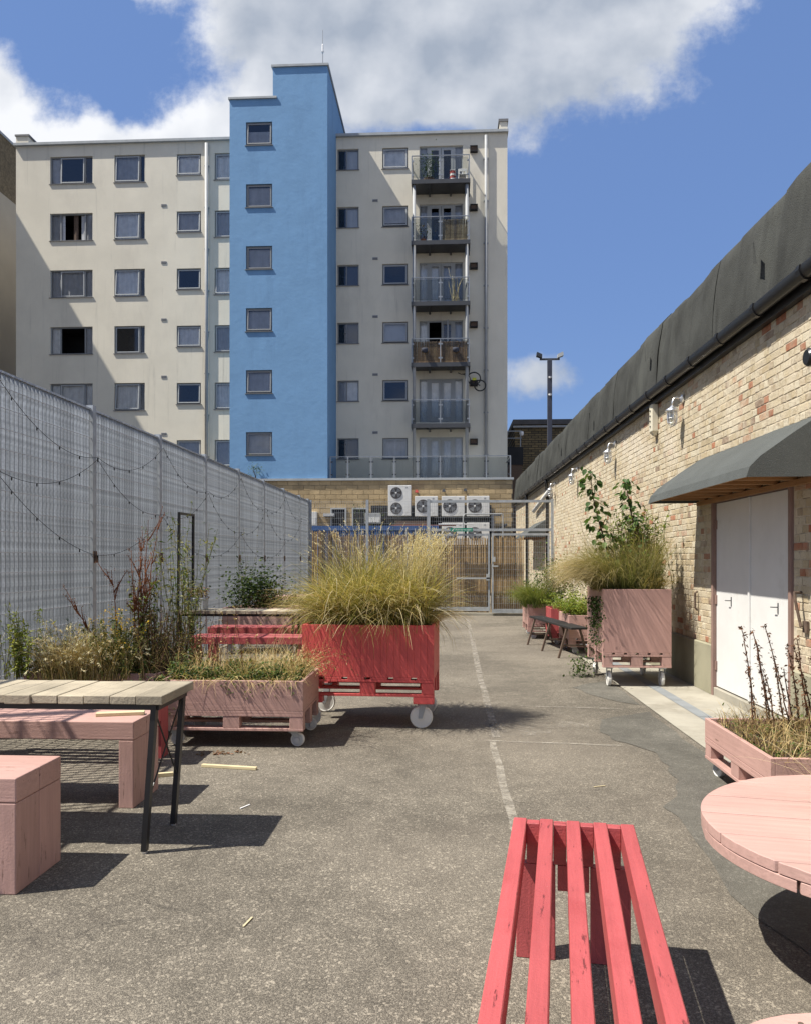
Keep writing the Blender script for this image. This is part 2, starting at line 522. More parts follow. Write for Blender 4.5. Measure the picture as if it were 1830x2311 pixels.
mat('concrete', (.31, .29, .24), .92, var=.12, vscale=2.0, bump=.4, bscale=60, bdist=.006, stain=((.20, .18, .14), 1.5, .48, .75), coord='World')
mat('plinth', (.27, .255, .18), .9, var=.14, vscale=1.6, bump=.3, bscale=40, stain=((.19, .18, .12), 1.2, .5, .8, (1, 1, .4)), coord='World')
mat('channel', (.20, .215, .225), .8, var=.1, vscale=3, bump=.3, coord='World')
mat('cream_plastic', (.62, .58, .46), .6, var=.06, stain=((.42, .37, .27), 6.0, .58, .85))
mat('reed', (.44, .31, .145), .85, var=.25, vscale=12, bump=.2, attr=True)
mat('plastic_white', (.74, .74, .74), .5, var=.03)
mat('plastic_red', (.42, .06, .05), .5, var=.1)
mat('terracotta', (.34, .14, .075), .85, var=.12)
mat('sign_green', (.01, .20, .13), .5, var=.02)
mat('stick_wood', (.55, .47, .29), .8, var=.1, grain=(3, 50, 50))
mat('dark_wall', (.035, .04, .06), .8, var=.15)
mat('rubber', (.02, .02, .02), .7, var=.1)
mat('yellow_paint', (.55, .55, .04), .5, var=.05)
mat('bark', (.11, .075, .055), .9, var=.2, vscale=20, bump=.4)
mat('wire_black', (.012, .013, .014), .6, var=.1)
mat('paint_white_drip', (.8, .8, .8), .5, var=.02)
glass_mat('pane', (.90, .91, .92), .04, 1.0)
glass_mat('lamp_glass', (.85, .88, .88), .05, 1.0)
glass_mat('balustrade_glass', (.80, .81, .80), .0, .22)
asphalt('asphalt', (.090, .080, .065), (.33, .292, .232), (.175, .15, .12), agg=235.0, contrast=.68)
asphalt('asphalt_patch', (.10, .094, .08), (.18, .17, .145), (.13, .122, .103), agg=170.0, contrast=.7)
worn_paint('line_paint', (.33, .30, .25), .30, .70, 9.0)
worn_paint('line_paint_faint', (.31, .28, .235), .30, .72, 9.0)
worn_paint('pale_scuff', (.30, .27, .225), .44, .78, 5.0)
leaf_mat('leaf', .35)
leaf_mat('blade', .38, .6)
leaf_mat('dry', .2, .8)
M = MATS

# ================================================================== setting: ground
rnd = random.Random(7)
mb = MB()
mb.add([(-150, -60, 0), (150, -60, 0), (150, 260, 0), (-150, 260, 0)], [(0, 1, 2, 3)])
struct('ground', mb, M['asphalt'])


def sheet(name, pts, z, m):
    b = MB()
    b.add([(p[0], p[1], z) for p in pts], [tuple(range(len(pts)))])
    bm_ = b.mesh(name, m)
    if bm_.polygons[0].normal.z < 0:
        bm_.flip_normals()
    return link(name, bm_, kind='structure')


def rough_outline(pts, amp=.03, n=6, seed=1):
    out = []
    for i, p in enumerate(pts):
        q = pts[(i + 1) % len(pts)]
        for k in range(n):
            t = k / n
            a = Vector((p[0] + (q[0] - p[0]) * t, p[1] + (q[1] - p[1]) * t, seed * 3.1))
            s_ = amp * (1 if len(pts) > 2 else 0)
            out.append((a.x + mnoise.noise(a * 4.0) * s_, a.y + mnoise.noise(a * 4.0 + Vector((9, 5, 2))) * s_ * 1.6))
    return out


WR = .0105                       # the brick wall leans a little into the yard with distance
WO = Vector((3.02, 9.5, 0))      # wall root


def wl(u, off=0.0, z=0.0):
    """warehouse local (along, out into the yard, up) to world"""
    return Vector((WO.x - math.sin(WR) * u - math.cos(WR) * off, WO.y + math.cos(WR) * u - math.sin(WR) * off, z))


a0, a1 = wl(-9, 1.0), wl(26, .78)
b0, b1 = wl(-9, -.02), wl(26, -.02)
sheet('concrete_strip', [a0[:2], b0[:2], b1[:2], a1[:2]], .008, M['concrete'])
for k in range(36):
    u = -9 + k * .95
    c0, c1 = wl(u + .006, .60), wl(u + .944, .60)
    d0, d1 = wl(u + .006, .47), wl(u + .944, .47)
    sheet('drain_channel', [c0[:2], d0[:2], d1[:2], c1[:2]], .012, M['channel'])
sheet('asphalt_patch', rough_outline([(1.5, 9.97), (1.75, 10.3), (2.0, 10.5), (2.03, 10.0), (2.03, 8.75), (1.82, 8.95), (1.6, 9.4)], .05, 6, 2), .004, M['asphalt_patch'])
sheet('asphalt_patch', rough_outline([(1.45, 7.93), (1.74, 8.17), (2.02, 8.36), (2.02, 7.16), (2.02, 4.0), (1.7, 2.2), (1.3, 3.6), (1.36, 4.92), (1.35, 5.14), (1.5, 5.46),
                                      (1.6, 5.77), (1.63, 6.13), (1.63, 6.58), (1.55, 6.82), (1.43, 7.03), (1.34, 7.34)], .05, 6, 5), .004, M['asphalt_patch'])
sheet('painted_line', rough_outline([(.34, 6.98), (.39, 6.98), (.40, 5.2), (.42, 4.4), (.36, 4.4), (.34, 5.3)], .02, 6), .004, M['line_paint'])
sheet('painted_line', rough_outline([(.36, 11.0), (.43, 11.0), (.44, 7.1), (.37, 7.1)], .015, 6), .004, M['line_paint_faint'])
sheet('painted_line', rough_outline([(.42, 21.5), (.50, 21.5), (.44, 11.1), (.36, 11.1)], .015, 6), .004, M['line_paint_faint'])
sheet('painted_line', rough_outline([(.30, 6.95), (.30, 7.0), (1.42, 6.86), (1.42, 6.82)], .012, 8), .0042, M['line_paint'])
sheet('painted_line', rough_outline([(.75, 8.66), (.75, 8.62), (1.78, 8.52), (1.78, 8.56)], .01, 8), .004, M['line_paint_faint'])
sheet('painted_line', rough_outline([(.1, 7.75), (.55, 7.8), (.95, 7.5), (.95, 7.25), (.5, 7.3)], .12, 8, 4), .004, M['pale_scuff'])
sheet('painted_line', rough_outline([(.85, 7.9), (1.35, 7.75), (1.32, 7.35), (.9, 7.45)], .1, 8, 6), .0041, M['pale_scuff'])

# ================================================================== brick warehouse on the right
brick_mat, nt = new_mat('wall_brick')
att = nd(nt, 'ShaderNodeAttribute', attribute_name='Col')
P = nd(nt, 'ShaderNodeNewGeometry').outputs['Position']
n1 = nd(nt, 'ShaderNodeTexNoise', i_Vector=P, i_Scale=9.0, i_Detail=8.0, i_Roughness=.7)
n2 = nd(nt, 'ShaderNodeTexNoise', i_Vector=P, i_Scale=55.0, i_Detail=5.0, i_Roughness=.7)
n3 = nd(nt, 'ShaderNodeTexNoise', i_Vector=P, i_Scale=1.1, i_Detail=5.0, i_Roughness=.6)
sc_ = nd(nt, 'ShaderNodeSeparateColor', i_0=att.outputs['Color'])
pale = sstep(nt, mth(nt, 'DIVIDE', sc_.outputs[1], sc_.outputs[0]), .45, .66)
wash = mth(nt, 'ADD', .22, mth(nt, 'MULTIPLY', pale, .52))
c = mixc(nt, mth(nt, 'MULTIPLY', sstep(nt, mth(nt, 'ADD', mth(nt, 'MULTIPLY', n1.outputs[0], .55), mth(nt, 'MULTIPLY', n3.outputs[0], .45)), .42, .60), wash), att.outputs['Color'], (.60, .53, .405))
n4 = nd(nt, 'ShaderNodeTexNoise', i_Vector=P, i_Scale=.75, i_Detail=7.0, i_Roughness=.65)
c = mixc(nt, mth(nt, 'MULTIPLY', sstep(nt, n4.outputs[0], .54, .70), .55), c, (.64, .58, .49))
n5 = nd(nt, 'ShaderNodeTexNoise', i_Vector=P, i_Scale=1.3, i_Detail=7.0, i_Roughness=.7)
c = mixc(nt, mth(nt, 'MULTIPLY', sstep(nt, n5.outputs[0], .56, .74), .45), c, (.36, .235, .165))
c = mixc(nt, mth(nt, 'MULTIPLY', sstep(nt, n1.outputs[0], .54, .66), .55), c, (.24, .18, .125))
c = mixc(nt, mth(nt, 'MULTIPLY', sstep(nt, n2.outputs[0], .53, .66), .45), c, (.25, .195, .14))
bp = nd(nt, 'ShaderNodeBump', i_Strength=.8, i_Distance=.008, i_Height=mth(nt, 'ADD', n2.outputs[0], mth(nt, 'MULTIPLY', n1.outputs[0], 1.6)))
bb = nd(nt, 'ShaderNodeBsdfPrincipled', i_Base_Color=c, i_Roughness=.92, i_Normal=bp.outputs[0])
bb.inputs['Specular IOR Level'].default_value = .2
finish(nt, bb.outputs[0])
mat('wall_mortar', (.52, .455, .345), .95, var=.25, vscale=9.0, bump=.6, bscale=60, bdist=.008, coord='World', stain=((.26, .21, .15), 7.0, .50, .68))

wh = thing('brick_warehouse', 'long low cream brick warehouse with black felt parapet and white double doors', 'building', WO, WR)
U0, U1, ZP, ZE = -8.0, 24.7, .58, 3.92
DU0, DU1, DZ = -2.14, -.02, 2.26      # door opening incl. frame
mb = MB()
mb.box(.0006, .35, U0, DU0, ZP, ZE).box(.0006, .35, DU1, U1, ZP, ZE).box(.0006, .35, DU0, DU1, DZ, ZE)
mb.box(.35, 9.0, U0, U1, 0, 4.3)
part('wall', mb, M['wall_mortar'], wh)
mb = MB()
mb.box(-.035, .3, U0, DU0, 0, ZP).box(-.035, .3, DU1, U1, 0, ZP)
part('plinth', mb, M['plinth'], wh, bevel=.012)

PAL = [((.46, .39, .27), 10), ((.50, .435, .315), 11), ((.42, .345, .225), 7), ((.54, .48, .36), 10), ((.45, .365, .235), 6), ((.48, .40, .265), 6), ((.38, .30, .20), 3),
       ((.37, .165, .095), 1.2), ((.33, .135, .075), .9), ((.40, .24, .15), 2.2), ((.25, .18, .13), 1.4)]
PW = np.array([w for _, w in PAL])
prng = random.Random(11)
bricks = []
ncr = int((ZE - ZP) / .075)
for ci in range(ncr):
    z0 = ZP + ci * .075
    u = U0 + (0 if ci % 2 else .17)
    k = ci % 2
    while u < U1 - .25:
        L = .215 if (k % 2 == 0) else .1025
        if prng.random() < .45:
            L = .1025
        k += 1
        s0, s1 = u, u + L
        u += L + .010
        if z0 < DZ + .005 and s1 > DU0 - .004 and s0 < DU1 + .004:
            if s0 < DU0 - .07:
                s1 = DU0 - .006
            elif s1 > DU1 + .07:
                s0 = DU1 + .006
            else:
                continue
        uc = (s0 + s1) / 2
        w = PW.copy()
        if uc > 5:
            w[7:10] *= .5
            w[3] *= 2.2
        redzone = mnoise.noise(Vector((uc * .9, z0 * 1.3, 3.3)))
        if redzone > .15:
            w[7:10] *= 2.6
        elif redzone < -.1:
            w[7:10] *= .35
        bricks.append((s0, s1, z0 + .005, z0 + .070, prng.choices(range(len(PAL)), weights=w)[0], prng.gauss(0, .0012)))


def seen_size(bk):
    p = wl((bk[0] + bk[1]) / 2, 0, bk[2])
    d = Vector((p.x, p.y, p.z - CAM_H))
    fw = -math.sin(YAW) * d.x + math.cos(YAW) * d.y
    if fw < .5:
        return -1
    px = 915 + FPX * (math.cos(YAW) * d.x + math.sin(YAW) * d.y) / fw
    py = 1264 - FPX * d.z / fw
    if px > 1832 or py < 0 or py > 2300:
        return -1
    return 1 / fw


def brick_mesh(L, H, ci, jit):
    r = random.Random(jit)
    i = .004
    pr = -.0045
    V = [(.02, -L / 2, 0), (.02, L / 2, 0), (.02, L / 2, H), (.02, -L / 2, H)]
    V += [(pr * .35, -L / 2, 0), (pr * .35, L / 2, 0), (pr * .35, L / 2, H), (pr * .35, -L / 2, H)]
    q = [(-L / 2 + i, i), (L / 2 - i, i), (L / 2 - i, H - i), (-L / 2 + i, H - i)]
    V += [(pr + r.uniform(-.001, .001), a + r.uniform(-.006, .006), b + r.uniform(-.005, .005)) for a, b in q]
    F = []
    for o in (0, 4):
        for k in range(4):
            F.append((o + k, o + 4 + k, o + 4 + (k + 1) % 4, o + (k + 1) % 4))
    F.append((8, 11, 10, 9))
    c0 = PAL[ci][0]
    v = r.uniform(.9, 1.1)
    v *= .98
    return V, F, [x * v for x in c0]


order = sorted(range(len(bricks)), key=lambda i: -seen_size(bricks[i]))
near = set(order[:300])
cache = {}
BV, BF, BC = [], [], []
for i, bk in enumerate(bricks):
    L, H = bk[1] - bk[0], bk[3] - bk[2]
    if i in near:
        key = (round(L, 3), bk[4], i % 4)
        if key not in cache:
            V, F, c0 = brick_mesh(L, H, bk[4], i)
            cache[key] = npmesh('brick', V, F, brick_mat, np.array([c0] * len(V)))
        link('brick', cache[key], wh, (bk[5], (bk[0] + bk[1]) / 2, bk[2]))
    else:
        V, F, c0 = brick_mesh(L, H, bk[4], i)
        o = len(BV)
        BV += [(p[0] + bk[5], p[1] + (bk[0] + bk[1]) / 2, p[2] + bk[2]) for p in V]
        BF += [tuple(j + o for j in f) for f in F]
        BC += [c0] * len(V)
link('brickwork', npmesh('brickwork', BV, BF, brick_mat, np.array(BC)), wh, kind='stuff')

# double doors
mb = MB()
mb.box(-.03, .12, DU0, DU0 + .055, 0, DZ).box(-.03, .12, DU1 - .055, DU1, 0, DZ).box(-.03, .12, DU0 + .055, DU1 - .055, DZ - .06, DZ)
part('door_frame', mb, M['frame_wood'], wh, bevel=.004)
mb = MB().box(-.02, .12, DU0 + .055, DU1 - .055, 0, .10)
part('door_step', mb, M['concrete'], wh, bevel=.006)
dm = (DU0 + DU1) / 2
for s0, s1, hs in ((DU0 + .062, dm - .004, -1), (dm + .004, DU1 - .062, 1)):
    d = part('door', MB().box(.012, .06, s0, s1, .115, DZ - .068), M['white_paint'], wh, bevel=.003)
    mid = s0 + (s1 - s0) * (.52 if hs > 0 else .30)
    hb = MB().box(.006, .012, mid - .008, mid + .008, 1.05, 1.15)
    hb.tube([(.004, mid, 1.11), (-.035, mid, 1.11), (-.035, mid + .06, 1.108)], .005, 8)
    part('handle', hb, M['steel_paint'], d)
    for hz in (.35, 1.1, 1.95):
        hx = s1 if hs > 0 else s0
        part('hinge', MB().box(-.004, .012, hx - .03, hx + .03, hz - .05, hz + .05), M['frame_wood'], d)
part('door_strip', MB().box(-.006, .012, dm - .03, dm + .012, .115, DZ - .068), M['white_paint'], wh, bevel=.002)


def canopy(u0, u1, root, z0=2.25, z1=2.76, out=.60):
    """lean-to hood: felt skin over timber"""
    mb = MB()
    n = 14
    V, F = [], []
    for i in range(n + 1):
        u = u0 + (u1 - u0) * i / n
        w = mnoise.noise(Vector((u * 1.7, z1, 4))) * .012
        pr = [(-.004, z1 + w), (-.25, z1 - .165 + w), (-out + .10, z0 + .165 + w), (-out + .015, z0 + .075), (-out - .014, z0 - .012)]
        if i in (0, n):
            pr = [(a, b - .004) for a, b in pr]
        V += [(a, u, b) for a, b in pr]
    for i in range(n):
        for k in range(4):
            F.append((i * 5 + k, i * 5 + k + 1, i * 5 + k + 6, i * 5 + k + 5))
    mb.add(V, F)
    for e, fl in ((0, 1), (n, -1)):          # felted end cheeks
        o = e * 5
        vs = [V[o + k] for k in range(5)] + [(-.004, V[o][1], z0 - .012)]
        mb.add(vs, [tuple(range(6))[::fl]])
    c = part('canopy', mb, M['felt_canopy'], root, bevel=.02, segs=3)
    lo, hi = min(u0, u1), max(u0, u1)
    part('soffit', MB().box(-out + .05, -.01, lo + .02, hi - .02, z0 + .055, z0 + .063), M['raw_wood'], c)
    k = 0
    u = lo + .03
    while u < hi:
        part('rafter', MB().box(-out + .045, -.012, u, u + .045, z0, z0 + .0545), M['raw_wood'], c)
        u += .40
    part('fascia_board', MB().box(-out + .02, -out + .04, lo + .012, hi - .012, z0 - .004, z0 + .06), M['raw_wood'], c)
    part('wall_plate', MB().box(-.05, -.012, lo + .05, hi - .05, z0 - .05, z0 - .001), M['raw_wood'], c)
    return c


canopy(-2.68, .50, wh)
canopy(15.0, 18.2, wh)

# felt parapet in overlapping sheets
u = U0
k = 0
frng = random.Random(5)
while u < U1 - .1:
    wdt = frng.uniform(.9, 1.9)
    if u + wdt > U1 - .5:
        wdt = U1 - u
    nu, nz = max(4, int(wdt / .12)), 8
    V, F = [], []
    lift = .006 if k % 2 else 0.0
    bulge = frng.uniform(.03, .05)
    for i in range(nu + 1):
        uu_ = u - .03 + (wdt + .06) * i / nu
        topz = 5.03 + mnoise.noise(Vector((uu_ * .55, 1, 7))) * .06 + mnoise.noise(Vector((uu_ * 2.3, 4, 1))) * .025
        for j in range(nz + 1):
            t = j / nz
            x = -.10 + .13 * t - lift - bulge * math.sin(math.pi * t) * .6
            x += mnoise.noise(Vector((uu_ * 2.4, t * .9, 2.0))) * .035 * (1 - .3 * t) + mnoise.noise(Vector((uu_ * 7.0, t * 2.5, 9.0))) * .014
            z = 3.94 + (topz - 3.94) * t
            if j == nz:
                x += .10
                z -= .01
            V.append((x, uu_, z))
        V.append((.9, uu_, 4.75))
    st = nz + 2
    for i in range(nu):
        for j in range(nz + 1):
            F.append((i * st + j, (i + 1) * st + j, (i + 1) * st + j + 1, i * st + j + 1))
    o = part('felt_sheet', MB().add(V, [f[::-1] for f in F]), M['felt'], wh, smooth=True)
    if k % 3 == 1:      # torn loose flap
        z_ = frng.uniform(4.2, 4.5)
        uu_ = u + frng.uniform(.2, .6)
        part('torn_flap', MB().add([(-.16, uu_, z_), (-.175, uu_ + .03, z_ + .22), (-.145, uu_ + .14, z_ + .25), (-.15, uu_ + .11, z_ + .02)], [(0, 1, 2, 3)]), M['felt'], o)
    u += wdt
    k += 1
part('roof', MB().box(.3, 9.0, U0, U1, 4.3, 4.6), M['felt'], wh)
part('eaves_board', MB().box(-.07, .0, U0, U1, 3.80, 3.97), M['black_plastic'], wh)

# gutter
gp = [(-.185, 3.965), (-.192, 3.93), (-.18, 3.89), (-.155, 3.862), (-.125, 3.855), (-.095, 3.87), (-.08, 3.90), (-.077, 3.96)]
V, F = [], []
NU = 40
for i in range(NU + 1):
    u = U0 + (U1 - U0) * i / NU
    for a, b in gp:
        V.append((a, u, b + mnoise.noise(Vector((u * .5, 2, 2))) * .012))
for i in range(NU):
    for j in range(len(gp) - 1):
        F.append((i * 8 + j, (i + 1) * 8 + j, (i + 1) * 8 + j + 1, i * 8 + j + 1))
part('gutter', MB().add(V, F), M['black_plastic'], wh, smooth=True)
u = U0 + .3
while u < U1:
    mb = MB()
    g2 = [(-.13 + (a + .13) * 1.16, 3.91 + (b - 3.91) * 1.16 - .002) for a, b in gp]
    for uu_ in (u, u + .07):
        pass
    V = [(a, u, b) for a, b in g2] + [(a, u + .07, b) for a, b in g2]
    n = len(g2)
    mb.add(V, [(j, j + n, j + n + 1, j + 1) for j in range(n - 1)] + [tuple(range(n)), tuple(range(2 * n - 1, n - 1, -1))])
    part('gutter_bracket', mb, M['black_plastic'], wh)
    u += 1.0
mb = MB().tube([(-.13, 14.0, 3.86), (-.10, 14.05, 3.72), (-.06, 14.2, 3.55), (-.06, 14.2, .3)], .045, 10)
part('downpipe', mb, M['black_plastic'], wh, smooth=True)
mb = MB().tube([(-.09, 13.4, 3.52), (-.09, 15.4, 3.34), (-.09, 17.4, 3.16)], .06, 10)
part('overflow_pipe', mb, M['white_paint'], wh, smooth=True)
mb = MB().tube([(-.13, 19.5, 3.86), (-.08, 19.6, 3.6), (-.07, 19.7, 3.4), (-.07, 19.7, .2)], .05, 10)
part('downpipe', mb, M['black_plastic'], wh, smooth=True)
# iron pieces on the wall beside the doors
mb = MB().tube([(-.02, .5, 1.17), (-.05, .5, 1.15), (-.05, .5, .97), (-.02, .5, .94)], .012, 8)
part('iron_stay', mb, M['bark'], wh)
mb = MB().tube([(-.02, -2.34, 1.27), (-.09, -2.36, 1.27), (-.09, -2.38, 1.2), (-.06, -2.40, 1.02), (-.06, -2.42, .98)], .013, 8)
mb.box(-.03, -.01, -2.46, -2.38, .93, 1.03)
part('iron_hook', mb, M['bark'], wh)
mb = MB().lathe([(.0, -.03), (.07, -.03), (.075, -.05), (.075, -.14), (.06, -.16), (0, -.16)], (0, -2.74, 3.2), 'x', 20)
part('flue_cap', mb, M['black_plastic'], wh, smooth=False)
mb = MB()
for k in range(3):
    mb.tube([(-.02, -2.6 + k * .9 + t * .3, 3.52 - .03 * math.sin(math.pi * t / 3)) for t in range(4)], .004, 5)

# bulkhead lamps on swan-neck brackets
LN = ['first bulkhead wall lamp, nearest the camera, above the canopy\'s far end', 'second bulkhead wall lamp along the brick wall, right of the saplings',
      'third bulkhead wall lamp, above the leaning sapling', 'farthest bulkhead wall lamp, by the black downpipe and gate']


def wall_lamp(u, label):
    p = wl(u, 0, 3.63)
    t = thing('wall_lamp', label, 'lamp', p, WR, 'bulkhead lamps along the brick wall')
    part('back_plate', MB().lathe([(.055, -.012), (.055, -.03), (.03, -.045)], (0, 0, 0), 'x', 16), M['zinc'], t)
    arm = [(-.04, 0, 0), (-.09, 0, .015), (-.13, 0, 0), (-.149, 0, -.05), (-.15, 0, -.10)]
    part('arm', MB().tube(arm, .012, 8), M['zinc'], t, smooth=True)
    cx = -.15
    part('hood', MB().lathe([(.02, -.09), (.03, -.11), (.075, -.135), (.092, -.16), (.088, -.165), (.06, -.16)], (cx, 0, 0), 'z', 20), M['zinc'], t, smooth=True)
    part('glass_jar', MB().lathe([(.054, -.165), (.057, -.24), (.05, -.30), (.03, -.335), (.002, -.345)], (cx, 0, 0), 'z', 16), M['lamp_glass'], t, smooth=True)
    part('bulb', MB().lathe([(.016, -.17), (.02, -.2), (.028, -.24), (.018, -.27), (.002, -.275)], (cx, 0, 0), 'z', 12), M['plastic_white'], t, smooth=True)
    cg = MB()
    for k in range(8):
        a = k * math.pi / 4
        cg.tube([(cx + r * math.cos(a), r * math.sin(a), z) for r, z in ((.064, -.16), (.068, -.25), (.06, -.31), (.034, -.35), (.004, -.362))], .0028, 5)
    for r, z in ((.0665, -.2), (.068, -.255), (.058, -.315)):
        cg.tube([(cx + r * math.cos(a * math.pi / 8), r * math.sin(a * math.pi / 8), z) for a in range(17)], .0028, 5)
    part('wire_cage', cg, M['zinc'], t)
    return t


for i, u in enumerate((1.12, 5.17, 9.21, 12.9)):
    wall_lamp(u, LN[i])
p = wl(2.40, 0, 3.40)
bx = thing('junction_box', 'tall cream plastic box fixed to brick wall under the gutter', 'electrical box', p, WR)
part('case', MB().box(-.10, -.004, -.075, .075, 0, .40), M['cream_plastic'], bx, bevel=.012, segs=2)
part('foot', MB().add([(-.10, -.06, 0), (-.10, .06, 0), (-.012, .06, 0), (-.012, -.06, 0), (-.06, -.04, -.05), (-.06, .04, -.05), (-.02, .04, -.05), (-.02, -.04, -.05)],
                      [(0, 1, 5, 4), (1, 2, 6, 5), (2, 3, 7, 6), (3, 0, 4, 7), (4, 5, 6, 7)]), M['cream_plastic'], bx)
for k in range(4):
    part('knob', MB().lathe([(.012, -.10), (.012, -.112), (.004, -.114)], (0, .0, .08 + k * .075), 'x', 10), M['steel_paint'], bx)

# ================================================================== apartment block at the end of the yard
YF, YT = 38.5, 35.7
PITCH = 2.765
XL, XR = -21.15, 2.70
apt = thing('apartment_building', 'six storey cream rendered apartment block with a blue stair tower', 'building', (-9, YF, 0))
AO = Vector(apt.location)


def apart(name, mb, m, parent=None, **kw):
    """part in world coordinates under the block"""
    off = AO if parent is None else None
    b = MB()
    b.v = [(p[0] - AO.x, p[1] - AO.y, p[2] - AO.z) for p in mb.v]
    b.f = mb.f
    return part(name, b, m, apt if parent is None else parent, **kw)


def holed_wall(x0, x1, z0, z1, holes, y, depth):
    """front sheet at y with openings (a,b,c,d) and their reveals going back by depth"""
    xs = sorted({x0, x1} | {h[0] for h in holes} | {h[1] for h in holes})
    zs = sorted({z0, z1} | {h[2] for h in holes} | {h[3] for h in holes})
    xs = [x for x in xs if x0 <= x <= x1]
    zs = [z for z in zs if z0 <= z <= z1]
    b = MB()
    for i in range(len(xs) - 1):
        for j in range(len(zs) - 1):
            cx, cz = (xs[i] + xs[i + 1]) / 2, (zs[j] + zs[j + 1]) / 2
            if any(h[0] < cx < h[1] and h[2] < cz < h[3] for h in holes):
                continue
            b.add([(xs[i], y, zs[j]), (xs[i + 1], y, zs[j]), (xs[i + 1], y, zs[j + 1]), (xs[i], y, zs[j + 1])], [(0, 1, 2, 3)])
    for (a, c, lo, hi) in holes:
        y2 = y + depth
        b.add([(a, y, lo), (a, y2, lo), (a, y2, hi), (a, y, hi)], [(0, 1, 2, 3)])
        b.add([(c, y, lo), (c, y, hi), (c, y2, hi), (c, y2, lo)], [(0, 1, 2, 3)])
        b.add([(a, y, hi), (a, y2, hi), (c, y2, hi), (c, y, hi)], [(0, 1, 2, 3)])
        b.add([(a, y, lo), (c, y, lo), (c, y2, lo), (a, y2, lo)], [(0, 1, 2, 3)])
    return b


cols = {'A': (-19.44, -17.32, 19.87, 21.20), 'B': (-16.24, -14.73, 19.87, 21.20), 'C': (-13.16, -11.97, 20.14, 21.17), 'D': (-11.3, -10.1, 19.87, 21.17),
        'E': (-5.36, -4.33, 20.19, 21.19), 'F': (-3.2, -2.0, 20.19, 21.19), 'G': (-1.45, .61, 19.15, 21.22)}
wins = []
for n, (a, b, lo, hi) in cols.items():
    for r in range(6):
        if n in 'AB' and r == 5:
            continue
        wins.append((n, r, a, b, lo - r * PITCH, hi - r * PITCH))
holes = [w[2:] for w in wins]
mbw = holed_wall(XL, XR, 5.15, 21.75, holes, YF, .16)
mbw.add([(XL, YF, 0), (XR, YF, 0), (XR, YF, 5.15), (XL, YF, 5.15)], [(0, 1, 2, 3)])
mbw.add([(XL, YF, 0), (XL, YF, 21.75), (XL, YF + 14, 21.75), (XL, YF + 14, 0)], [(0, 1, 2, 3)])
mbw.add([(XR, YF, 0), (XR, YF + 14, 0), (XR, YF + 14, 21.75), (XR, YF, 21.75)], [(0, 1, 2, 3)])
mbw.add([(XL, YF + 14, 0), (XL, YF + 14, 21.75), (XR, YF + 14, 21.75), (XR, YF + 14, 0)], [(0, 1, 2, 3)])
apart('wall', mbw, M['render_cream'])
rf = apart('roof', MB().box(XL, XR, YF + .02, YF + 14, 21.5, 21.74), M['felt'])
apart('coping', MB().box(XL - .05, XR + .04, YF - .15, YF + .2, 21.75, 21.87).box(XL - .05, XL + .2, YF + .2, YF + 14, 21.75, 21.87).box(XR - .2, XR + .04, YF + .2, YF + 14, 21.75, 21.87), M['coping_grey'])
mb = MB().box(XL, XL + .62, YF, YF + 1.2, 21.872, 22.25)
ch = apart('parapet_upstand', mb, M['render_cream'], label='small upstand at the left roof corner')
apart('cap', MB().box(XL - .04, XL + .68, YF - .05, YF + 1.25, 22.25, 22.33), M['sill_grey'], ch)
mb = MB().box(XR - .36, XR, YF, YF + 1.2, 21.872, 22.28)
ch = apart('parapet_upstand', mb, M['render_cream'], label='small upstand at the right roof corner')
apart('cap', MB().box(XR - .42, XR + .04, YF - .05, YF + 1.25, 22.28, 22.40), M['sill_grey'], ch)

# stair tower
TX0, TXS, TX1 = -9.80, -7.85, -5.41
thol = [(-9.06, -7.88, 21.08 - r * PITCH - 1.04, 21.08 - r * PITCH) for r in range(6)]
mbt = holed_wall(TX0, TXS, 5.15, 22.10, thol, YT, .16)
mbt.add([(TXS, YT, 5.15), (TX1, YT, 5.15), (TX1, YT, 23.48), (TXS, YT, 23.48)], [(0, 1, 2, 3)])
yb = YF + 3.0
mbt.add([(TX1, YT, 5.15), (TX1, yb, 5.15), (TX1, yb, 23.48), (TX1, YT, 23.48)], [(0, 1, 2, 3)])
mbt.add([(TX0, YT, 5.15), (TX0, YT, 22.1), (TX0, yb, 22.1), (TX0, yb, 5.15)], [(0, 1, 2, 3)])
mbt.add([(TXS, YT, 22.1), (TXS, YT, 23.48), (TXS, yb, 23.48), (TXS, yb, 22.1)], [(0, 1, 2, 3)])
mbt.add([(TX0, yb, 5.15), (TX0, yb, 22.1), (TXS, yb, 22.1), (TXS, yb, 5.15)], [(0, 1, 2, 3)])
mbt.add([(TXS, yb, 5.15), (TXS, yb, 23.48), (TX1, yb, 23.48), (TX1, yb, 5.15)], [(0, 1, 2, 3)])
mbt.add([(TX0, YT, 22.1), (TXS, YT, 22.1), (TXS, yb, 22.1), (TX0, yb, 22.1)], [(0, 1, 2, 3)])
mbt.add([(TXS, YT, 23.48), (TX1, YT, 23.48), (TX1, yb, 23.48), (TXS, yb, 23.48)], [(0, 1, 2, 3)])
tw = apart('stair_tower', mbt, M['render_blue'], label='blue rendered stair tower with one column of windows')
apart('coping', MB().box(TX0 - .05, TXS + .18, YT - .07, YT + .25, 22.102, 22.19).box(TXS - .06, TX1 + .06, YT - .07, YT + .25, 23.482, 23.58)
      .box(TX1 - .2, TX1 + .06, YT + .25, yb, 23.482, 23.58).box(TXS - .06, TXS + .15, YT + .25, yb, 23.482, 23.58).box(TX0 - .05, TX0 + .2, YT + .25, yb, 22.102, 22.19), M['coping_grey'], tw)
mb = MB().tube([(-5.76, 36.6, 23.4), (-5.76, 36.6, 24.75)], .022, 6).tube([(-5.76, 36.6, 24.75), (-5.76, 36.6, 25.65)], .012, 6)
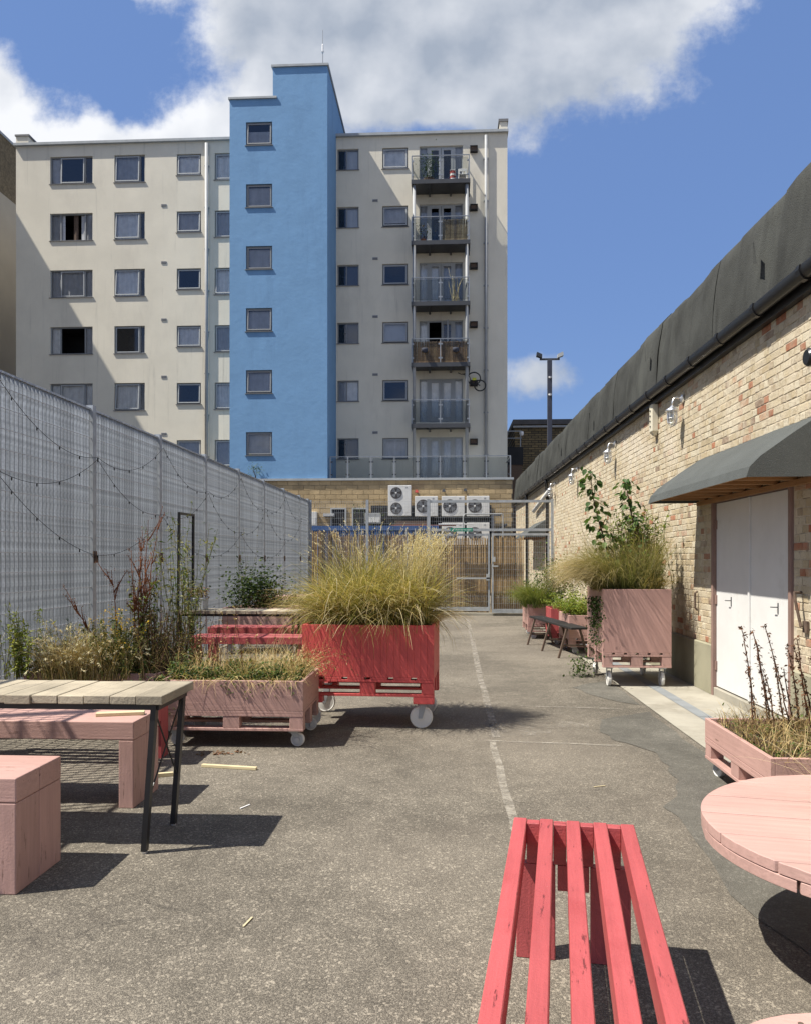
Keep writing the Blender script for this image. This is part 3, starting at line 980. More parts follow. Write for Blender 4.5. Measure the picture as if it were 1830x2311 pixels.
mb.lathe([(.07, 24.70), (.07, 24.76)], (-5.76, 36.6, 0), 'z', 10).tube([(-5.76, 36.6, 24.76), (-5.76, 36.6, 25.02)], .04, 8)
an = thing('roof_antenna', 'thin mast antenna standing on top of the blue tower', 'antenna', (-5.76, 36.6, 23.48))
part('mast', MB().tube([(0, 0, .02), (0, 0, 2.2)], [.026, .012], 6), M['rail_steel'], an)
part('collar', MB().lathe([(.06, 1.16), (.075, 1.2), (.04, 1.22), (.04, 1.5), (.02, 1.55)], (0, 0, 0), 'z', 10), M['plastic_white'], an)

wrng = random.Random(21)


def window(kind, a, b, lo, hi, y, r):
    """part window (frame) > sash, pane, sill, curtain, room"""
    y1 = y + .09
    fr = .055
    mb = MB().box(a, b, y1, y1 + .06, lo, lo + fr).box(a, b, y1, y1 + .06, hi - fr, hi).box(a, a + fr, y1, y1 + .06, lo + fr, hi - fr).box(b - fr, b, y1, y1 + .06, lo + fr, hi - fr)
    if kind == 'A':
        w = b - a
        m1, m2 = a + w * .235, b - w * .19
        mb.box(m1 - .03, m1 + .03, y1, y1 + .06, lo + fr, hi - fr).box(m2 - .03, m2 + .03, y1, y1 + .06, lo + fr, hi - fr)
    if kind in 'BD':
        m2 = b - (b - a) * .17
        mb.box(m2 - .03, m2 + .03, y1, y1 + .06, lo + fr, hi - fr)
    if kind == 'E':
        m1 = a + (b - a) * .42
        mb.box(m1 - .025, m1 + .025, y1, y1 + .06, lo + fr, hi - fr)
    if kind == 'G':
        w = b - a
        for t in (.20, .80):
            mb.box(a + w * t - .05, a + w * t + .05, y1, y1 + .06, lo + fr, hi - fr)
    f = apart('window' if kind != 'G' else 'balcony_door', mb, M['frame_grey'] if kind != 'G' else M['frame_light'])
    # opening light
    sash = None
    if kind == 'A':
        sash = (m1 + .03, m2 - .03)
    elif kind in 'BD':
        sash = (a + fr, m2 - .03)
    elif kind in 'CFT':
        sash = (a + fr, b - fr)
    tilt = 0
    if sash:
        s0, s1 = sash
        tilt = {0: .09, 1: .10, 2: .05, 3: .08, 4: .07, 5: 0}[r] if kind in 'CF' else (wrng.choice((0, .06, .10)) if kind in 'BD' else (.08 if kind == 'T' and r in (0, 3, 4) else (.03 if kind == 'A' and r in (0,) else 0)))
        if kind == 'A' and r in (1, 3):
            tilt = None            # wide open: dark room shows
        if tilt is not None:
            z0_, z1_ = lo + fr, hi - fr
            yo = y1 - .012
            sb = MB()
            w_ = .05

            def q(x, z, d):      # top hung: bottom swings out
                return (x, yo - d - tilt * (z1_ - z) * .9, z)
            for (xa, xb, za, zb) in ((s0, s1, z0_, z0_ + w_), (s0, s1, z1_ - w_, z1_), (s0, s0 + w_, z0_ + w_, z1_ - w_), (s1 - w_, s1, z0_ + w_, z1_ - w_)):
                vs = [q(xa, za, 0), q(xb, za, 0), q(xb, zb, 0), q(xa, zb, 0), q(xa, za, .035), q(xb, za, .035), q(xb, zb, .035), q(xa, zb, .035)]
                sb.add(vs, [(0, 1, 2, 3), (7, 6, 5, 4), (0, 4, 5, 1), (1, 5, 6, 2), (2, 6, 7, 3), (3, 7, 4, 0)])
            apart('sash', sb, M['frame_light'] if kind in 'ABCDF' else M['frame_grey'], f)
            apart('pane', MB().add([q(s0 + .04, z0_ + .04, .015), q(s1 - .04, z0_ + .04, .015), q(s1 - .04, z1_ - .04, .015), q(s0 + .04, z1_ - .04, .015)], [(0, 1, 2, 3)]), M['pane'], f)
    # fixed panes
    fx = []
    if kind == 'A':
        fx = [(a + fr, m1 - .03), (m2 + .03, b - fr)]
    elif kind in 'BD':
        fx = [(m2 + .03, b - fr)]
    elif kind == 'E':
        fx = [(a + fr, m1 - .025), (m1 + .025, b - fr)]
    elif kind == 'G':
        w = b - a
        fx = [(a + fr, a + w * .2 - .05), (a + w * .8 + .05, b - fr)]
    for xa, xb in fx:
        apart('pane', MB().add([(xa, y1 + .03, lo + fr), (xb, y1 + .03, lo + fr), (xb, y1 + .03, hi - fr), (xa, y1 + .03, hi - fr)], [(0, 1, 2, 3)]), M['pane'], f)
    if kind == 'G':
        w = b - a
        mid = (a + b) / 2
        for k, (xa, xb) in enumerate(((a + w * .2 + .05, mid - .008), (mid + .008, b - w * .2 - .05))):
            if r == 3 and k == 0:
                continue
            st = .11
            db = MB().box(xa, xb, y1 - .01, y1 + .04, lo + .06, lo + .26).box(xa, xb, y1 - .01, y1 + .04, hi - .06 - st, hi - .06)
            db.box(xa, xa + st, y1 - .01, y1 + .04, lo + .26, hi - .06 - st).box(xb - st, xb, y1 - .01, y1 + .04, lo + .26, hi - .06 - st)
            apart('door_leaf', db, M['frame_light'], f)
            apart('pane', MB().add([(xa + st, y1 + .015, lo + .26), (xb - st, y1 + .015, lo + .26), (xb - st, y1 + .015, hi - .06 - st), (xa + st, y1 + .015, hi - .06 - st)], [(0, 1, 2, 3)]), M['pane'], f)
    else:
        apart('sill', MB().add([(a - .04, y - .05, lo - .03), (b + .04, y - .05, lo - .03), (b + .04, y + .155, lo - .012), (a - .04, y + .155, lo - .012),
                                (a - .04, y - .05, lo - .005), (b + .04, y - .05, lo - .005), (b + .04, y + .155, lo + .02), (a - .04, y + .155, lo + .02)],
                               [(0, 3, 2, 1), (4, 5, 6, 7), (0, 1, 5, 4), (1, 2, 6, 5), (2, 3, 7, 6), (3, 0, 4, 7)]), M['sill_grey'], f)
    # room behind: dark box, with curtains or a blind drawn in some
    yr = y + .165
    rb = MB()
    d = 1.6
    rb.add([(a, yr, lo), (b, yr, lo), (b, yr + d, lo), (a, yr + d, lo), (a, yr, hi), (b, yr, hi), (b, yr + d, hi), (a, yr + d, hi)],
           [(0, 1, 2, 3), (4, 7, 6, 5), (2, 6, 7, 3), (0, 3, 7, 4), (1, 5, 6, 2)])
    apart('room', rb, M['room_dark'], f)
    yc = y + .195
    pick = wrng.random()

    def folds(xa, xb, za, zb, m_, amp=.02):
        n = max(4, int((xb - xa) / .07))
        V, F = [], []
        for i in range(n + 1):
            x = xa + (xb - xa) * i / n
            yy = yc + amp * math.sin(i * 2.1) + amp * .5 * math.sin(i * 5.3)
            V += [(x, yy, za), (x, yy, zb)]
        for i in range(n):
            F.append((2 * i, 2 * i + 2, 2 * i + 3, 2 * i + 1))
        apart('curtain', MB().add(V, F), m_, f, smooth=True)
    w = b - a
    if kind == 'T':
        apart('blind', MB().add([(a, yc, lo), (b, yc, lo), (b, yc, hi - (.35 if r == 0 else .1)), (a, yc, hi - (.35 if r == 0 else .1))], [(0, 1, 2, 3)]), M['curtain_grey'], f)
    elif kind == 'A':
        if r == 1:
            folds(a, a + w * .32, lo, hi, M['curtain_grey'])
            folds(a + w * .52, a + w * .62, lo, hi, M['bark'])
            folds(b - w * .30, b, lo, hi, M['curtain_grey'])
        elif r == 3:
            folds(a, a + w * .22, lo, hi, M['curtain_white'])
            folds(b - w * .19, b, lo, hi, M['curtain_grey'])
        elif r == 0:
            folds(a, a + w * .22, lo, hi, M['curtain_grey'])
        else:
            folds(a, b, lo, hi, M['curtain_grey'] if r == 2 else M['curtain_white'])
    elif kind in 'BD':
        if r != 3 or kind == 'D':
            folds(a, b - (w * .18 if kind == 'B' else 0), lo, hi, M['curtain_white'] if pick < .62 else M['curtain_grey'])
    elif kind == 'C':
        if r not in (2, 4):
            folds(a, b, lo, hi, M['curtain_white'] if pick < .7 else M['curtain_grey'])
    elif kind == 'E':
        if r in (0, 1):
            folds(a + w * .42, b, lo, hi, M['blind_white'])
        elif r == 4:
            folds(a + w * .42, b, lo, hi, M['curtain_white'], .004)
            folds(a, a + w * .42, lo, hi, M['curtain_grey'], .004)
        else:
            folds(a + w * .42, b, lo, hi, M['blind_dark'], .004)
    elif kind == 'F':
        if r in (0, 5):
            folds(a, b, lo, hi, M['curtain_white'] if r == 0 else M['curtain_grey'])
        elif r == 3:
            folds(a, b, lo + .1, hi, M['blind_white'], .003)
        elif r == 1:
            folds(a, b, lo + .25, hi, M['curtain_grey'], .004)
    elif kind == 'G':
        if r == 3:
            folds(a, a + w * .2, lo, hi, M['curtain_white'])
            apart('open_leaf', MB().box(b - w * .36, b - w * .33, y - .35, y + .08, lo + .06, hi - .06), M['frame_light'], f)
            folds(b - w * .2, b, lo, hi, M['curtain_grey'])
        elif r in (2, 4, 5):
            folds(a, a + w * .5, lo, hi, M['curtain_white'])
            folds(a + w * .5, b, lo, hi, M['curtain_grey'] if r == 2 else M['curtain_white'])
        else:
            folds(a, a + w * .22, lo, hi, M['curtain_grey'])
            folds(b - w * .2, b, lo, hi, M['curtain_grey'])


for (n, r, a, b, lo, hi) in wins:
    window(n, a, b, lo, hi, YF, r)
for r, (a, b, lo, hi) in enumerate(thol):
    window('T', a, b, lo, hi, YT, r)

# downpipes, air vents, wall lights
for x in (-11.66, 1.69):
    dp = apart('downpipe', MB().tube([(x, YF - .11, 21.6), (x, YF - .11, 5.2)], .085 if x < 0 else .07, 10), M['pipe_grey'], smooth=True)
    for k in range(8):
        z = 20.5 - k * 2.0
        apart('pipe_bracket', MB().box(x - .11, x + .11, YF - .12, YF - .001, z, z + .05), M['pipe_grey'], dp)
vm = MB()
for x, zt, nr in ((-13.79, 18.71, 5), (-3.54, 18.69, 5)):
    for r in range(nr):
        z = zt - r * PITCH
        v = apart('air_vent', MB().box(x - .13, x + .13, YF - .02, YF - .002, z - .06, z + .06), M['pipe_grey'])
        for k in range(3):
            apart('louvre', MB().box(x - .115, x + .115, YF - .026, YF - .0205, z - .045 + k * .033, z - .025 + k * .033), M['sill_grey'], v)
for r in range(6):
    z = 21.10 - r * PITCH
    g = apart('wall_light', MB().box(.94, 1.30, YF - .22, YF - .002, z - .27, z - .23).box(.94, 1.30, YF - .22, YF - .002, z - .03, z)
              .box(.94, .97, YF - .22, YF - .002, z - .23, z - .03).box(1.27, 1.30, YF - .22, YF - .002, z - .23, z - .03), M['room_dark'])
    apart('diffuser', MB().box(.97, 1.27, YF - .17, YF - .03, z - .23, z - .03), M['bark'], g)

# steel balconies
BX0, BX1, BY = -1.74, .87, 37.06
balc_z = [18.97 - r * 2.792 for r in range(5)]
for i, z in enumerate(balc_z):
    b = apart('balcony', MB().box(BX0 - .03, BX1 + .05, BY - .03, BY + .02, z - .20, z - .01).box(BX0 - .03, BX0 + .03, BY + .02, YF, z - .20, z - .01)
              .box(BX1 - .01, BX1 + .05, BY + .02, YF, z - .20, z - .01), M['steel_paint'])
    apart('deck', MB().box(BX0 + .03, BX1 - .01, BY + .02, YF - .002, z - .05, z - .012), M['steel_paint'], b)
    for t in (.3, .68):
        x = BX0 + (BX1 - BX0) * t
        apart('joist', MB().box(x - .04, x + .04, BY + .02, YF - .002, z - .17, z - .052), M['steel_paint'], b)
    zt = z + 1.06
    apart('handrail', MB().box(BX0 - .02, BX1 + .02, BY - .02, BY + .02, zt, zt + .035).box(BX0 - .02, BX0 + .02, BY + .02, YF, zt, zt + .035).box(BX1 - .02, BX1 + .02, BY + .02, YF, zt, zt + .035), M['rail_steel'], b)
    mx = (BX0 + BX1) / 2
    for x in (BX0, mx, BX1):
        apart('rail_post', MB().box(x - .022, x + .022, BY - .018, BY + .018, z - .01, zt), M['rail_steel'], b)
    for x in (BX0, BX1):
        apart('rail_post', MB().box(x - .02, x + .02, YF - .12, YF - .08, z - .01, zt), M['rail_steel'], b)
    for x0, x1 in ((BX0 + .06, mx - .06), (mx + .06, BX1 - .06)):
        apart('glass_panel', MB().box(x0, x1, BY - .006, BY + .006, z + .06, zt - .06), M['balustrade_glass'], b)
        cl = MB()
        for x in (x0, x1):
            for zz in (z + .2, zt - .22):
                cl.box(x - .035, x + .035, BY - .022, BY + .022, zz - .035, zz + .035)
        apart('glass_clamp', cl, M['rail_steel'], b)
    for x in (BX0, BX1):
        apart('glass_panel', MB().box(x - .006, x + .006, BY + .1, YF - .2, z + .06, zt - .06), M['balustrade_glass'], b)
for x in (BX0 + .10, BX1 - .10):
    apart('balcony_column', MB().tube([(x, BY + .14, 5.15), (x, BY + .14, 18.76)], .075, 12), M['pipe_grey'], smooth=True)

# podium with stone blocks and glass balustrade
SX0, SX1, YS = -15.0, 2.72, 35.6
pod = apart('podium', MB().box(SX0, SX1, YS + .03, YF - .01, 0, 5.06), M['mortar_pale'])
apart('podium_coping', MB().box(TX1 + .002, SX1 + .05, YS - .08, YF - .005, 5.062, 5.16).box(SX0, TX1 + .002, YS - .08, YT - .002, 5.062, 5.16), M['coping_grey'])
srng = random.Random(3)
smesh = {}
for ri in range(10):
    z1 = 5.06 - ri * .205
    x = -8.6 + (.24 if ri % 2 else 0)
    while x < SX1 - .1:
        L = .48
        if x + L > SX1:
            L = SX1 - x
        key = (round(L, 2), srng.randint(0, 2))
        if key not in smesh:
            q_ = random.Random(len(smesh))
            b = MB()
            i_ = .008
            V = [(0, .03, 0), (L, .03, 0), (L, .03, .205), (0, .03, .205)]
            V = [(i_, .03, i_), (L - i_, .03, i_), (L - i_, .03, .205 - i_), (i_, .03, .205 - i_)]
            V += [(i_, 0, i_), (L - i_, 0, i_), (L - i_, 0, .205 - i_), (i_, 0, .205 - i_)]
            V = [(a_, b_ + (q_.uniform(-.006, .006) if k > 3 else 0), c_) for k, (a_, b_, c_) in enumerate(V)]
            b.add(V, [(0, 4, 5, 1)[::-1], (1, 5, 6, 2)[::-1], (2, 6, 7, 3)[::-1], (3, 7, 4, 0)[::-1], (4, 5, 6, 7)])
            smesh[key] = b.mesh('stone_block', M['stone_block'])
        link('stone_block', smesh[key], pod, (x - AO.x, YS - AO.y, z1 - .205))
        x += L
bz0, bz1 = 5.16, 6.18
bl = apart('terrace_balustrade', MB().box(TX1 + .06, 2.68, 35.98, 36.02, bz1 - .035, bz1).box(2.64, 2.68, 36.02, YF, bz1 - .035, bz1), M['rail_steel'])
bxs = [-5.32, -4.54, -3.49, -2.46, -1.43, -.43, .65, 1.6, 2.66]
for i, x in enumerate(bxs):
    apart('rail_post', MB().box(x - .025, x + .025, 35.97, 36.03, bz0, bz1 - .036), M['rail_steel'], bl)
    if i:
        x0, x1 = bxs[i - 1] + .06, x - .06
        apart('glass_panel', MB().box(x0, x1, 35.994, 36.006, bz0 + .06, bz1 - .08), M['balustrade_glass'], bl)
        cl = MB()
        for xx in (x0, x1):
            for zz in (bz0 + .2, bz1 - .25):
                cl.box(xx - .04, xx + .04, 35.975, 36.025, zz - .03, zz + .03)
        apart('glass_clamp', cl, M['steel_paint'], bl)

# things out on the balconies
def at_balcony(i):
    return balc_z[i] - .012


def planter_plant(name, label, cat, loc, n, rx, rz, seed, cols_, potm, pot=(.16, .22)):
    t = thing(name, label, cat, loc)
    part('pot', MB().lathe([(pot[0] * .75, 0), (pot[0], pot[1]), (pot[0] * .9, pot[1])], (0, 0, 0), 'z', 14), potm, t, smooth=False)
    g = np.random.default_rng(seed)
    p = g.normal(0, 1, (n, 3)) * np.array([rx * .5, rx * .5, rz * .45]) + np.array([0, 0, pot[1] + rz * .75])
    p[:, 2] = np.maximum(p[:, 2], pot[1] * .8)
    link('foliage', leaf_cloud(p, .05, .11, cols_, g), t, kind='stuff')
    return t

# ------------------------------------------------------------------ plant builders (numpy)


def pick_cols(cols_, n, g, jit=.14):
    c = np.array([x[:3] for x in cols_], dtype=float)
    w = np.array([x[3] if len(x) > 3 else 1.0 for x in cols_])
    c = c[g.choice(len(c), n, p=w / w.sum())]
    return c * (1 + g.uniform(-jit, jit, (n, 1)))


def leaf_cloud(p, wid, length, cols_, g, flat=.4, m='leaf', raw=False, droop=.2, updir=None):
    """one bent 4-gon pair per leaf, random orientation"""
    n = len(p)
    d = g.normal(0, 1, (n, 3))
    d[:, 2] = d[:, 2] * flat - droop
    if updir is not None:
        d += updir
    d /= np.linalg.norm(d, axis=1, keepdims=True) + 1e-9
    s = np.cross(d, g.normal(0, 1, (n, 3)) * .5 + np.array([0, 0, 1.0]))
    s /= np.linalg.norm(s, axis=1, keepdims=True) + 1e-9
    up = np.cross(s, d)
    L = length * g.uniform(.6, 1.15, (n, 1))
    Wd = wid * g.uniform(.6, 1.15, (n, 1))
    b0 = p
    mid = p + d * L * .5 + up * L * .10
    tip = p + d * L - up * L * .08
    l = mid - d * L * .08 + s * Wd * .5 - up * Wd * .12
    r = mid - d * L * .08 - s * Wd * .5 - up * Wd * .12
    V = np.stack([b0, l, tip, r, mid], 1).reshape(-1, 3)
    o = np.arange(n)[:, None] * 5
    F = np.concatenate([o + np.array([[0, 4, 2, 1]]), o + np.array([[0, 3, 2, 4]])])
    C = np.repeat(pick_cols(cols_, n, g), 5, axis=0)
    if raw:
        return V, F, C
    return npmesh('foliage', V, F, M[m], C)


def blades(base, az, lean0, lean1, length, width, cols0, cols1, g, k=6, curl=0.0, gravity=0.0):
    """grass ribbons: base (n,3), azimuth, angle from vertical at root and at tip"""
    n = len(base)
    az = np.asarray(az) * np.ones(n)
    lean0, lean1 = lean0 * np.ones(n), lean1 * np.ones(n)
    length, width = length * np.ones(n), width * np.ones(n)
    ts = np.linspace(0, 1, k + 1)
    P = np.zeros((n, k + 1, 3))
    P[:, 0] = base
    azk = az.copy()
    turn = g.normal(0, curl, n) if curl else np.zeros(n)
    for i in range(1, k + 1):
        t = ts[i] - .5 / k
        th = lean0 + (lean1 - lean0) * t ** 1.4
        azk = azk + turn / k
        d = np.stack([np.sin(th) * np.cos(azk), np.sin(th) * np.sin(azk), np.cos(th)], 1)
        P[:, i] = P[:, i - 1] + d * (length / k)[:, None]
    ra = az + math.pi / 2 + g.normal(0, .6, n)
    sv = np.stack([np.cos(ra), np.sin(ra), g.normal(0, .25, n)], 1)
    w = width[:, None] * (1 - ts[None, :] ** 1.6 * .88) * .5
    A = P + sv[:, None, :] * w[:, :, None]
    B = P - sv[:, None, :] * w[:, :, None]
    V = np.stack([A, B], 2).reshape(-1, 3)
    o = np.arange(n)[:, None, None] * (2 * (k + 1))
    i_ = np.arange(k)[None, :, None] * 2
    F = (o + i_ + np.array([0, 1, 3, 2])[None, None, :]).reshape(-1, 4)
    c0, c1 = pick_cols(cols0, n, g), pick_cols(cols1, n, g)
    C = (c0[:, None, :] * (1 - ts[None, :, None]) + c1[:, None, :] * ts[None, :, None])
    C = np.repeat(C[:, :, None, :], 2, axis=2).reshape(-1, 3)
    return V, F, C, P


def join(*parts_):
    V, F, C, o = [], [], [], 0
    for p in parts_:
        v, f, c = p[:3]
        V.append(v)
        F.append(f + o)
        C.append(c)
        o += len(v)
    return np.concatenate(V), np.concatenate(F), np.concatenate(C)


def seedheads(P, length, wid, cols_, g, n_per=14):
    """small spikelets along the last stretch of each stem path"""
    n, k1, _ = P.shape
    tips, dirs = P[:, -1], P[:, -1] - P[:, -2]
    dirs /= np.linalg.norm(dirs, axis=1, keepdims=True)
    pos = np.repeat(tips, n_per, 0) - np.repeat(dirs, n_per, 0) * (g.uniform(0, 1, (n * n_per, 1)) * length)
    return leaf_cloud(pos, wid, wid * 3.2, cols_, g, flat=1.0, droop=0, raw=True, updir=np.repeat(dirs, n_per, 0) * 2.2)


def stems(paths, r0, r1, cols_, g, sides=4):
    """tapered polygon tubes, one per path (list of (k,3) arrays)"""
    V, F, C, o = [], [], [], 0
    ang = np.arange(sides) * 2 * math.pi / sides
    for p in paths:
        p = np.asarray(p)
        k = len(p)
        d = np.gradient(p, axis=0)
        d /= np.linalg.norm(d, axis=1, keepdims=True) + 1e-9
        a = np.cross(d, np.array([.31, .95, .11]))
        a /= np.linalg.norm(a, axis=1, keepdims=True) + 1e-9
        b = np.cross(d, a)
        r = np.linspace(r0, r1, k)[:, None, None]
        ring = p[:, None, :] + r * (a[:, None, :] * np.cos(ang)[None, :, None] + b[:, None, :] * np.sin(ang)[None, :, None])
        V.append(ring.reshape(-1, 3))
        i = np.arange(k - 1)[:, None] * sides
        j = np.arange(sides)[None, :]
        j2 = (j + 1) % sides
        F.append(np.stack([o + i + j, o + i + j2, o + i + sides + j2, o + i + sides + j], -1).reshape(-1, 4))
        C.append(np.repeat(pick_cols(cols_, 1, g), k * sides, 0))
        o += k * sides
    return np.concatenate(V), np.concatenate(F), np.concatenate(C)


def wander(p0, az, lean, length, g, k=9, bend=.3, wob=.08):
    p = [np.array(p0, dtype=float)]
    th, a = lean, az
    for i in range(k):
        th = lean + bend * (i / k) + g.normal(0, wob)
        a = a + g.normal(0, wob * 2)
        p.append(p[-1] + np.array([math.sin(th) * math.cos(a), math.sin(th) * math.sin(a), math.cos(th)]) * length / k)
    return np.array(p)


GREEN = [(.075, .12, .025, 3), (.11, .16, .035, 2), (.05, .085, .02, 2), (.15, .18, .05, 1)]
DKGREEN = [(.03, .06, .015, 3), (.05, .085, .02, 2), (.02, .04, .012, 2), (.08, .12, .03, 1)]
YGREEN = [(.20, .26, .04, 3), (.28, .30, .05, 2), (.13, .19, .03, 2)]
STRAW = [(.50, .38, .17, 3), (.42, .29, .12, 2), (.58, .47, .25, 2), (.33, .22, .10, 1)]
PALE = [(.62, .55, .34, 3), (.55, .45, .25, 2), (.68, .63, .44, 1)]
RUST = [(.19, .07, .03, 3), (.27, .11, .045, 2), (.13, .055, .03, 2)]
BROWN = [(.12, .075, .04, 3), (.18, .11, .06, 2), (.07, .045, .03, 2)]
OLIVE = [(.17, .17, .045, 3), (.24, .21, .06, 2), (.11, .12, .03, 2)]

# ================================================================== on the balconies
planter_plant('potted_shrub', 'dark leafy shrub in a slatted crate on the top balcony', 'potted plant', (-.98, 37.75, at_balcony(0)), 420, .42, .75, 1, DKGREEN, M['bark'], (.26, .34))
t = thing('striped_figure', 'small red and white striped stand on the top balcony', 'ornament', (.12, 37.5, at_balcony(0)))
for k in range(5):
    part('stripe', MB().lathe([(.13, k * .11), (.12, k * .11 + .108)], (0, 0, 0), 'z', 10), M['plastic_white'] if k % 2 else M['plastic_red'], t)
part('tray', MB().box(-.13, .13, -.12, .12, .552, .58), M['plastic_white'], t, bevel=.01)
t = thing('plastic_chair', 'white moulded plastic chair at the right end of the top balcony', 'chair', (.58, 37.6, at_balcony(0)))
part('seat', MB().box(-.2, .2, -.2, .2, .36, .39), M['plastic_white'], t, bevel=.02)
part('backrest', MB().box(-.2, -.13, .17, .2, .392, .8).box(.13, .2, .17, .2, .392, .8).box(-.13, .13, .17, .2, .68, .8).box(-.03, .03, .175, .195, .392, .68), M['plastic_white'], t, bevel=.01)
for sx in (-.17, .17):
    for sy in (-.17, .17):
        part('leg', MB().tube([(sx * 1.1, sy * 1.1, .006), (sx, sy, .36)], .022, 6), M['plastic_white'], t)
planter_plant('potted_plant', 'small scraggly plant in an orange pot on the second balcony down', 'potted plant', (-1.22, 37.4, at_balcony(1)), 160, .36, .45, 2, BROWN + DKGREEN, M['terracotta'], (.13, .2))
t = thing('tall_trellis_plant', 'pale bare branching plant rising above the third balcony rail', 'plant', (.2, 37.35, at_balcony(2)))
g = np.random.default_rng(5)
ps = []
for k in range(12):
    ps.append(wander((g.normal(0, .08), g.normal(0, .05), .02), g.uniform(0, 6.3), .12, g.uniform(.7, 1.7), g, 8, .25, .28))
v, f, c_ = stems(ps, .018, .008, PALE, g)
link('stem', npmesh('stem', v, f, M['dry'], c_), t, kind='stuff')


def reed_panel(x0, x1, z0, z1, seed, y=0.0, step=.014, cols_=None, ragged=.05):
    """thin upright reeds side by side"""
    g_ = np.random.default_rng(seed)
    cols_ = cols_ or [(.42, .29, .13, 3), (.52, .38, .18, 2), (.30, .20, .09, 2), (.20, .135, .07, 1)]
    xs = np.arange(x0, x1, step)
    n = len(xs)
    w = step * .52
    top = z1 - g_.uniform(0, ragged, n) + g_.normal(0, ragged * .2, n)
    yj = y + g_.normal(0, .004, n)
    tx = g_.normal(0, .01, n)
    V = np.zeros((n, 6, 3))
    for k, (dx, dyy) in enumerate(((-w, .002), (0, -w), (w, .002))):
        V[:, k] = np.stack([xs + dx, yj + dyy, np.full(n, z0)], 1)
        V[:, k + 3] = np.stack([xs + dx + tx, yj + dyy, top], 1)
    o = np.arange(n)[:, None] * 6
    F = np.concatenate([o + np.array([[0, 1, 4, 3]]), o + np.array([[1, 2, 5, 4]])])
    C = np.repeat(pick_cols(cols_, n, g_, .2), 6, 0)
    return npmesh('reeds', V.reshape(-1, 3), F, M['reed'], C)


for i, x0, x1, lab, cc in ((1, -.42 + .09, .80, 'bleached reed screen behind the right glass of the second balcony', [(.40, .33, .22, 3), (.28, .22, .15, 2), (.5, .43, .3, 1)]),
                           (3, -1.66, .80, 'brown reed screen lining the fourth balcony railing', [(.36, .25, .16, 3), (.28, .19, .12, 2), (.44, .32, .2, 1)])):
    t = thing('reed_screen', lab, 'screen', ((x0 + x1) / 2, BY + .06, at_balcony(i)))
    link('reeds', reed_panel(x0 - t.location.x, x1 - t.location.x, .01, .98, 31 + i, 0, .03, cc, .03), t, kind='stuff')
    part('binding_wire', MB().box(x0 - t.location.x, x1 - t.location.x, -.02, -.017, .3, .306).box(x0 - t.location.x, x1 - t.location.x, -.02, -.017, .75, .756), M['wire_black'], t)
for x, lab in ((-1.14, 'dark pot hanging on the fourth balcony, left of its middle post'), (.26, 'dark pot hanging on the fourth balcony, right of its middle post')):
    t = thing('hanging_pot', lab, 'pot', (x, BY - .10, balc_z[3] + .42), 0, 'pots hanging on the fourth balcony')
    part('bowl', MB().lathe([(.05, 0), (.13, .04), (.15, .13), (.14, .2), (.12, .2)], (0, 0, 0), 'z', 14), M['dark_wall'], t, smooth=True)
    part('hook', MB().tube([(0, .02, .2), (0, .07, .45), (0, .1, .62)], .008, 5), M['wire_black'], t)
t = thing('bicycle', 'black bicycle hung on its side beyond the lowest balcony', 'bicycle', (1.12, 38.05, 9.1))
for cx, cz, rr in ((.0, .95, .30), (.28, .62, .26)):
    part('wheel', MB().tube([(cx + rr * math.cos(a * math.pi / 12), math.sin(a * math.pi / 12) * .06, cz + rr * math.sin(a * math.pi / 12)) for a in range(25)], .03, 6, False), M['rubber'], t, smooth=True)
part('frame', MB().tube([(0, 0, .95), (.1, -.04, .7), (.28, 0, .62)], .025, 6).tube([(.1, -.04, .7), (-.12, -.04, .72), (0, 0, .95)], .025, 6).tube([(-.12, -.04, .72), (-.2, -.06, 1.0)], .02, 6), M['rubber'], t)
part('chain_guard', MB().box(-.08, .1, -.06, -.04, .86, .98), M['yellow_paint'], t)
part('handlebar', MB().tube([(-.75, -.3, 1.16), (-.6, -.32, 1.08), (-.4, -.3, 1.12), (-.3, -.32, 1.24)], .02, 6).tube([(-.55, -.3, 1.1), (-.2, -.1, 1.02)], .02, 6), M['rubber'], t)

# ================================================================== yard behind the gate


